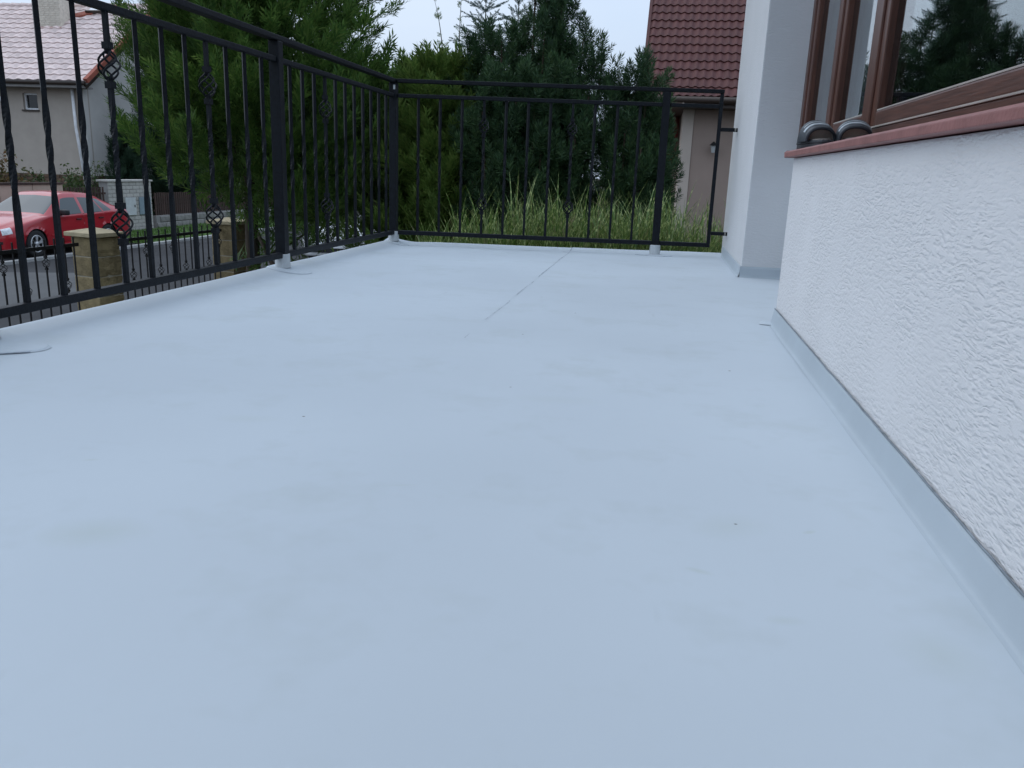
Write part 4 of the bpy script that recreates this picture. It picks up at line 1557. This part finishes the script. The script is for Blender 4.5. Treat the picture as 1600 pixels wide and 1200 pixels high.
HX, HY = -21.55, 29.0             # front right corner of the house
EZ, RZ, RY = 3.42, 6.48, 33.4     # eaves, ridge, ridge line
nb = thing('neighbour_house', 'grey rendered house with pinkish tiled roof and chimney across the road', 'house', (HX, HY, G))
no = Vector((HX, HY, G))
def nbx(name, a, b, m_, bevel=0, parent=None):
    return MB().box(Vector(a) - no, Vector(b) - no).build(name, m_, parent or nb, bevel=bevel)
WB_ = -.27
# front wall with a real window opening
wx0, wx1, wz0, wz1 = -24.12, -23.50, 2.09, 2.69
for a, b in (((-36, WB_, 0), (wx0, EZ, 0)), ((wx1, WB_, 0), (HX, EZ, 0)), ((wx0, WB_, 0), (wx1, wz0, 0)), ((wx0, wz1, 0), (wx1, EZ, 0))):
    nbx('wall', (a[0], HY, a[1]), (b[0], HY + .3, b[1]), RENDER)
win2 = bpy.data.objects.new('window', None)
COL.objects.link(win2)
win2.parent = nb
nbx('pane', (wx0, HY + .16, wz0), (wx1, HY + .18, wz1), DGLASS, parent=win2)
for a, b in (((wx0, wz0), (wx0 + .06, wz1)), ((wx1 - .06, wz0), (wx1, wz1)), ((wx0 + .06, wz1 - .06), (wx1 - .06, wz1)), ((wx0 + .06, wz0), (wx1 - .06, wz0 + .06))):
    nbx('frame', (a[0], HY + .10, a[1]), (b[0], HY + .158, b[1]), WHITE, parent=win2)
nbx('sill', (wx0 - .05, HY - .06, wz0 - .06), (wx1 + .05, HY + .10, wz0 - .005), GUTTER, parent=win2)
MB().lathe([(0, -.11), (.09, -.08), (.12, 0), (.09, .08), (0, .11)], 14, Vector((-24.95, HY - .08, 2.45)) - no).build('wall_lamp', WHITE, nb, smooth=True)
# gable wall with a pale corner strip
gz = lambda y: EZ + (RZ - EZ) * (y - HY) / (RY - HY)
m = MB()
gy = [HY + .31, RY, RY + 4.4]
poly = [(HY + .302, WB_), (RY + 4.4, WB_), (RY + 4.4, EZ), (RY, RZ - .15), (HY + .302, EZ + .1)]
vs = [(HX - .3 - HX, y - HY, z - G) for y, z in poly] + [(0, y - HY, z - G) for y, z in poly]
m.add(vs, [(0, 1, 2, 3, 4), (9, 8, 7, 6, 5)] + [(i, (i + 1) % 5, 5 + (i + 1) % 5, 5 + i) for i in range(5)])
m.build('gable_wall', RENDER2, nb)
nbx('corner_strip', (HX - .02, HY - .03, WB_ - .05), (HX + .03, HY + .20, EZ - .05), RENDER2)
MB().tube([Vector((HX - .38, HY - .10, EZ - .25)) - no, Vector((HX - .36, HY - .09, 1.5)) - no, Vector((HX - .10, HY - .09, -1.2)) - no], .055, 10).build('downpipe', WHITE, nb, smooth=True)
# brick plinth
nbx('plinth', (-36, HY + .05, G), (HX - .05, HY + .28, WB_ - .004), MORTAR)
nbx('plinth', (HX - .3, HY + .30, G), (HX - .04, RY + 4.3, WB_ - .004), BRICKD)
bk = MB().box((-.205, -.05, -.055), (.205, .05, .055)).mesh('brick', BRICKD, bevel=.008, seg=1)
for r_ in range(9):
    for c_ in range(13):
        put('brick', bk, nb, Vector((HX - .26 - c_ * .43 - (.215 if r_ % 2 else 0), HY + .04, WB_ - .07 - r_ * .125)) - no)
# roof: one tile is an object; slab below
roof = bpy.data.objects.new('roof', None)
COL.objects.link(roof)
roof.parent = nb
OVX, OVY = .55, .55
slope = math.atan2(RZ - EZ, RY - HY)
e0 = Vector((0, HY - OVY, EZ - OVY * math.tan(slope) + .05))
rl_ = (RY - (HY - OVY)) / math.cos(slope)
def roof_frame(org, xdir, sdir_, nrm):
    return Matrix((xdir, sdir_, nrm)).transposed().to_4x4(), org
sv = Vector((0, math.cos(slope), math.sin(slope)))
nv = Vector((0, -math.sin(slope), math.cos(slope)))
m = MB()
xr, xl = HX + OVX, -37.0
def slab(m, x0, x1, s0, s1, h0, h1, e0_, sv_, nv_, off):
    vs = []
    for s in (s0, s1):
        for h in (h0, h1):
            for x in (x0, x1):
                vs.append(Vector((x, 0, 0)) + e0_ + sv_ * s + nv_ * h - off)
    m.add(vs, [(0, 1, 3, 2), (4, 6, 7, 5), (0, 4, 5, 1), (2, 3, 7, 6), (0, 2, 6, 4), (1, 5, 7, 3)])
    return m
slab(m, xl, xr, 0, rl_, -.12, -.02, e0, sv, nv, no)
m.build('roof_deck', SOFFIT, roof)
e1 = Vector((0, 2 * RY - (HY - OVY), e0.z))
sv1, nv1 = Vector((0, -sv.y, sv.z)), Vector((0, -nv.y, nv.z))
slab(MB(), xl, xr, 0, rl_, -.12, -.02, e1, sv1, nv1, no).build('roof_deck', SOFFIT, roof)

def tile_mesh(name, w, l, th, m_, wave=.030, nx=8):
    """one interlocking tile: S profile across, butt end proud at the foot"""
    V, F = [], []
    for s, lift in ((0, th), (l, 0)):
        for i in range(nx + 1):
            x = i / nx
            z = wave * (.5 + .5 * math.sin(2 * math.pi * (x - .25))) ** 1.3
            V.append((x * w, s, z + lift))
    for i in range(nx):
        F.append((i, i + 1, nx + 2 + i, nx + 1 + i))
    o = len(V)
    for i in range(nx + 1):
        V.append((V[i][0], 0.006, V[i][2] - th * 1.6))
    for i in range(nx):
        F.append((o + i, o + i + 1, i + 1, i))
    return MB().add(V, F).mesh(name, m_, fix=False)

def lay_tiles(tm, w, gauge, x0, cols, rows, e0_, sv_, nv_, parent, off, order=1, jit=.006, colorder=None):
    rot = Matrix((Vector((1, 0, 0)), sv_, nv_)).transposed().to_euler()
    for r_ in range(rows):
        for c_ in range(cols):
            o = put('tile', tm, parent, Vector((x0 + c_ * w, 0, 0)) + e0_ + sv_ * (r_ * gauge + random.uniform(-jit, jit)) + nv_ * random.uniform(0, jit) - off)
            o.rotation_euler = rot
TW, TG = .42, .40
tmesh = tile_mesh('tile', TW * 1.0, TG * 1.12, .035, TILEP, wave=.04, nx=6)
rows = int(rl_ / TG)
ncol = 300 // rows
lay_tiles(tmesh, TW, TG, xr - ncol * TW, ncol, rows, e0, sv, nv, roof, no)
# what lies left of the picture stays one joined sheet of the same tiles
m = MB()
base = [tuple(v.co) for v in tmesh.vertices]
bf = [tuple(p.vertices) for p in tmesh.polygons]
x = xr - ncol * TW
c_ = 0
while x - TW > xl:
    x -= TW
    for r_ in range(rows):
        m.add([Vector((x + b[0], 0, 0)) + e0 + sv * (r_ * TG + b[1]) + nv * b[2] - no for b in base], bf)
tag(m.build('tile_field', TILEP, roof, fix=False), kind='stuff')
# verge, ridge, gutter
MB().bar(Vector((xr + .02, 0, 0)) + e0 + nv * .03 - no, Vector((xr + .02, 0, 0)) + e0 + sv * rl_ + nv * .03 - no, .16, .16, up=nv).build('verge', TILER, roof)
MB().bar(Vector((xr - .12, 0, 0)) + e0 - nv * .2 - no, Vector((xr - .12, 0, 0)) + e0 + sv * rl_ - nv * .2 - no, .05, .2, up=nv).build('barge_board', GUTTER, roof)
m = MB()
for i in range(34):
    xx = xr - .45 * i
    m.tube([Vector((xx, RY, RZ + .03)) - no, Vector((xx - .47, RY, RZ + .045)) - no], [.13, .14], 8)
tag(m.build('ridge_cap', TILEP, roof), kind='stuff')
MB().tube([Vector((xl, e0.y - .07, e0.z - .03)) - no, Vector((xr, e0.y - .07, e0.z - .06)) - no], .07, 10).build('gutter', GUTTER, nb, smooth=True)
nbx('soffit', (xl, HY - OVY, e0.z - .22), (xr - .12, HY - .002, e0.z - .16), SOFFIT)
nbx('fascia', (xl, HY - OVY - .02, e0.z - .22), (xr - .12, HY - OVY - .003, e0.z - .03), SOFFIT)
# chimney
ch = MB().box((-.47, -.45, -.3), (.47, .45, 2.6)).build('chimney', CHIM, roof, Vector((-24.85, 32.3, 5.4)) - no)
cbk = MB().box((-.11, -.012, -.035), (.11, .012, .035)).mesh('brick', CHIM, bevel=.004, seg=1)
for r_ in range(26):
    for c_ in range(4):
        o = put('brick', cbk, ch, (-.355 + c_ * .235 + (.03 if r_ % 2 else -.03) * 1.0, -.452, -.15 + r_ * .085))
MB().box((-.53, -.53, -.02), (.53, .53, .14)).build('chimney_flashing', TILER, roof, Vector((-24.85, 32.3, 5.32)) - no)
def on_roof(x, s, h=.05):
    return Vector((x, 0, 0)) + e0 + sv * s + nv * h - no
MB().bar(on_roof(-24.3, rl_ * .83), on_roof(-22.5, rl_ * .995), .34, .09, up=nv).build('valley_flashing', TILER, roof)
sk = MB().bar(on_roof(-23.75, rl_ * .93, .10), on_roof(-23.05, rl_ * .93, .10), .55, .10, up=nv).build('skylight', mat('pale_skylight_glass', (.45, .50, .55), rough=.1, coat=1), roof)
MB().bar(on_roof(-23.85, rl_ * .875, .11), on_roof(-23.15, rl_ * .875, .11), .08, .14, up=nv).build('skylight_frame', GUTTER, roof)

# ------------------------------------------------------------------ frontages across the road
BX = -17.1
WBRICK = mat('white_brick', (.42, .40, .37), rough=.92, var=.12, scale=9, bump=.3, bscale=30, rnd=.10)
WJOINT = mat('grey_joint', (.26, .25, .24), rough=.95)
CAB = mat('pale_grey_cabinet', (.50, .52, .52), rough=.5)
CAB2 = mat('blue_grey_cabinet', (.20, .26, .30), rough=.5)
mp_ = thing('meter_pillar', 'white brick meter pillar with two cabinet doors behind the red car', 'pillar', (BX, 24.9, G))
MB().box((-.3, -1.13, 0), (-.012, 1.13, 1.60)).build('core', WJOINT, mp_)
wbk = MB().box((-.018, -.170, -.056), (.018, .170, .056)).mesh('brick', WBRICK, bevel=.006, seg=1)
for r_ in range(13):
    y = -1.13 - (.178 if r_ % 2 else 0)
    while y < 1.12:
        y0, y1 = max(y, -1.13), min(y + .356, 1.13)
        zc = .062 + r_ * .123
        if y1 - y0 > .05:
            if (y1 - y0) > .33:
                put('brick', wbk, mp_, (0, (y0 + y1) / 2, zc))
            else:
                MB().box((-.018, -(y1 - y0) / 2 + .008, -.056), (.018, (y1 - y0) / 2 - .008, .056)).build('brick', WBRICK, mp_, (0, (y0 + y1) / 2, zc), bevel=.006, seg=1)
        y += .356
MB().box((-.36, -1.18, 1.602), (.06, 1.18, 1.66)).build('cap', WBRICK, mp_, bevel=.01)
for y0, y1, m_ in ((-.36, .18, CAB), (.38, 1.0, CAB2)):
    cb_ = MB().box((.022, y0, .53), (.055, y1, 1.10)).build('cabinet_door', m_, mp_, bevel=.006)
    MB().box((.056, y1 - .09, .78), (.070, y1 - .06, .86)).build('latch', GUTTER, cb_)

pf = thing('picket_fence', 'dark brown picket fence on a stone base beyond the meter pillar', 'fence', (BX, 26.2, G))
PICK = mat('dark_brown_picket', (.055, .032, .026), rough=.85, var=.25, scale=8, rnd=.2)
SBLK = mat('grey_stone_block', (.24, .23, .215), rough=.95, var=.2, scale=6, bump=.4, rnd=.15)
MB().box((-.14, 0, 0), (.03, 12, .44)).build('base_core', WJOINT, pf)
sb = MB().box((-.03, -.24, -.095), (.03, .24, .095)).mesh('stone_block', SBLK, bevel=.015, seg=1)
for r_ in range(2):
    for c_ in range(22):
        put('stone_block', sb, pf, (.04, .25 + c_ * .5 + (.2 if r_ else 0), .11 + r_ * .21))
pk = MB().box((-.012, -.04, .46), (.012, .04, 1.22)).mesh('picket', PICK)
for i in range(90):
    put('picket', pk, pf, (-.02, .08 + i * .13, random.uniform(-.01, .01)))
for z in (.62, 1.06):
    MB().box((-.07, 0, z - .03), (-.035, 12, z + .03)).build('rail', PICK, pf)

# low boundary wall and hedge left of the meter pillar
PEACH = mat('peach_wall_panel', (.44, .335, .27), rough=.92, var=.07, scale=3, world=True)
gw = thing('garden_wall', 'low peach rendered garden wall with brown coping behind the red car roof', 'wall', (BX, 20.6, G))
for i in range(3):
    MB().box((-.12, -.9 + i * 1.2 - 1.55, 0), (.02, .28 + i * 1.2 - 1.55, 1.54)).build('panel', PEACH, gw)
    MB().box((-.17, -.92 + i * 1.2 - 1.55, 1.543), (.05, .275 + i * 1.2 - 1.55, 1.60)).build('coping', PICK, gw)
pf2 = thing('railing_fence', 'dark slatted fence between the garden wall and the meter pillar', 'fence', (BX, 21.85, G))
for i in range(14):
    MB().box((-.03, -.02 + i * .13, .1), (.0, .03 + i * .13, 1.45)).build('slat', PICK, pf2)
for z in (.35, 1.25):
    MB().box((-.06, -.1, z - .03), (-.032, 1.85, z + .03)).build('rail', PICK, pf2)

def leaf_shrub(label, loc, rad, n, cols, seed, twigs=14, cat='shrub'):
    r = np.random.default_rng(seed)
    t = thing('shrub', label, cat, loc)
    P, D, S = [], [], []
    for k in range(twigs):
        a = r.uniform(0, 6.28)
        e = np.array([math.cos(a) * rad[0] * r.uniform(.3, 1), math.sin(a) * rad[0] * r.uniform(.3, 1), rad[1] * r.uniform(.55, 1.05)])
        MB().tube([(0, 0, 0), tuple(e * np.array([.4, .4, .6])), tuple(e)], [.018, .012, .004], 5).build('stem', BARK, t)
        for i in range(n // twigs):
            s = r.uniform(.25, 1.05)
            P.append(e * np.array([s ** 1.4, s ** 1.4, s]) + r.normal(0, .10, 3))
            D.append(r.normal(0, 1, 3) + np.array([0, 0, .2]))
            S.append(r.uniform(.7, 1.3))
    tv = np.array([(0, 0, 0), (.030, .05, .006), (0, .11, 0), (-.030, .05, .006)])
    V, F = place_shoots(P, D, S, [(tv, np.arange(4).reshape(1, 4))], r)
    put('foliage', np_mesh('foliage', V, F, foliage('shrub_leaves_%d' % seed, cols, .3)), t)
    return t
AUT = [(.06, .07, .02), (.11, .08, .03), (.17, .09, .04)]
GRN = [(.03, .055, .018), (.05, .085, .025), (.08, .10, .04)]
leaf_shrub('sparse reddish brown shrub in front of the grey house wall', (-18.2, 20.6, -1.3), (.75, 1.75), 900, AUT, 51)
leaf_shrub('dense olive shrub behind the red car roof', (-18.6, 23.4, -1.5), (1.1, 1.5), 1300, GRN, 52)
leaf_shrub('leggy green shrub in front of the house downpipe', (-18.4, 24.6, -1.5), (.7, 1.6), 800, GRN, 53)
leaf_shrub('low brownish shrub at the left edge below the house wall', (-18.3, 19.3, -1.5), (.8, 1.3), 800, AUT, 54)
def r_col(f, a):
    return .55 * (1 - .75 * abs(f - .35) ** 1.4) * (1 + .1 * math.sin(5 * a + 8 * f))
cypress('columnar_conifer', 'slim blue green columnar conifer at the corner of the grey house', (-18.95, 27.5, -1.6), 61, .1, 3.0, r_col, 170, .10, CYP3, trunk_r=.05, upness=(.7, 1.5), scale=1.3, inner=.2, branches=6)
cypress('columnar_conifer', 'tall dark conifer behind the picket fence', (-19.2, 30.6, G), 62, .3, 6.5, lambda f, a: 1.5 * (1 - .7 * f) * (1 + .12 * math.sin(4 * a + 6 * f)), 260, .14, CYP3, trunk_r=.08, scale=1.9, upness=(.4, 1.0), inner=.2, branches=8)
# dark hedge that closes the view between the trunks
cypress('columnar_conifer', 'tall dark evergreen far back beyond the picket fence', (-18.6, 37.0, G), 63, .3, 8.5, lambda f, a: 2.6 * (1 - .55 * f) * (1 + .12 * math.sin(4 * a + 6 * f)), 260, .2, CYP3, trunk_r=.1, scale=2.4, upness=(.4, 1.0), inner=.15, branches=8)
cypress('columnar_conifer', 'dark evergreen standing behind the white car', (-8.4, 27.0, G), 64, .3, 3.4, lambda f, a: 2.2 * (1 - .5 * f) * (1 + .12 * math.sin(4 * a + 6 * f)), 240, .2, CYP3, trunk_r=.1, scale=2.2, upness=(.4, 1.0), inner=.15, branches=8)

# ------------------------------------------------------------------ house with red roof on the right
TILED = mat('dark_red_roof_tile', (.085, .026, .023), rough=.65, var=.16, scale=6, bump=.12, bscale=50, rnd=.10, spec=.35)
PEACHW = mat('dull_peach_render', (.33, .255, .215), rough=.93, var=.07, scale=1.2, bump=.12, world=True)
PEACHL = mat('pale_peach_corner', (.50, .43, .37), rough=.93, var=.05, scale=2, world=True)
REDP = mat('dark_red_paint', (.17, .022, .020), rough=.5, var=.15, scale=8)
LANT = mat('black_lantern', (.015, .015, .015), rough=.45)
rh = thing('red_roofed_house', 'peach house with steep dark red tiled roof beyond the terrace', 'house', (.4, 17.5, G))
r0 = Vector((.4, 17.5, G))
def rbx(name, a, b, m_, bevel=0, parent=None):
    return MB().box(Vector(a) - r0, Vector(b) - r0).build(name, m_, parent or rh, bevel=bevel)
EZ2 = 1.98
rbx('wall', (.56, 17.5, G), (9, 17.8, EZ2 + .05), PEACHW)
rbx('corner_strip', (.335, 17.47, G), (.555, 17.78, EZ2 + .05), PEACHL, .01)
rbx('wall', (.34, 17.79, G), (.555, 19.6, EZ2 + .3), PEACHL)
rbx('back_wall', (-.9, 19.605, G), (.6, 19.8, EZ2 + .3), PEACHW)
sh = rbx('shutter', (-.15, 19.55, 1.02), (.30, 19.60, 1.95), REDP)
for i in range(9):
    MB().box((-.50, 2.02, 2.97 + i * .095), (-.14, 2.048, 3.04 + i * .095)).build('slat', REDP, sh)
rbx('band', (-.5, 19.54, .80), (.33, 19.603, 1.0), mat('orange_brown_band', (.30, .16, .07), rough=.8), .01)
roof2 = bpy.data.objects.new('roof', None)
COL.objects.link(roof2)
roof2.parent = rh
sl2 = R(44)
e2 = Vector((0, 17.02, EZ2 + .02))
sv2, nv2 = Vector((0, math.cos(sl2), math.sin(sl2))), Vector((0, -math.sin(sl2), math.cos(sl2)))
slab(MB(), -.46, 9, .02, 7.0, -.14, -.03, e2, sv2, nv2, r0).build('roof_deck', SOFFIT, roof2)
TW2, TG2 = .152, .262
t2 = tile_mesh('tile', TW2, TG2 * 1.12, .026, TILED, wave=.030, nx=8)
lay_tiles(t2, TW2, TG2, -.47, 15, 20, e2, sv2, nv2, roof2, r0, jit=.004)
m = MB()
base = [tuple(v.co) for v in t2.vertices]
bf = [tuple(p.vertices) for p in t2.polygons]
for c_ in range(62):
    for r_ in range(26):
        if c_ < 15 and r_ < 20:
            continue
        m.add([Vector((-.47 + c_ * TW2 + b[0], 0, 0)) + e2 + sv2 * (r_ * TG2 + b[1]) + nv2 * b[2] - r0 for b in base], bf)
tag(m.build('tile_field', TILED, roof2, fix=False), kind='stuff')
MB().bar(Vector((-.50, 0, 0)) + e2 + sv2 * .0 + nv2 * -.02 - r0, Vector((-.50, 0, 0)) + e2 + sv2 * 7 + nv2 * -.02 - r0, .06, .13, up=nv2).build('verge', TILED, roof2)
MB().tube([Vector((-.45, 16.94, EZ2 - .03)) - r0, Vector((9, 16.94, EZ2 - .05)) - r0], .06, 10).build('gutter', GUTTER, rh, smooth=True)
rbx('soffit', (-.45, 17.0, EZ2 - .17), (9, 19.6, EZ2 - .12), GUTTER)
# lantern on the wall
la = bpy.data.objects.new('wall_lantern', None)
COL.objects.link(la)
la.parent = rh
la.location = Vector((.98, 17.42, 1.08)) - r0
MB().tube([(0, .08, -.02), (0, -.02, .06), (0, -.05, .10)], .012, 6).build('arm', LANT, la)
MB().lathe([(.0, .13), (.05, .09), (.085, .05), (.02, .05)], 8, (0, -.06, 0)).build('hood', LANT, la)
MB().lathe([(.055, .045), (.038, -.09), (.0, -.09)], 8, (0, -.06, 0)).build('lamp_glass', mat('clear_lantern_glass', (.4, .42, .42), rough=.15), la)
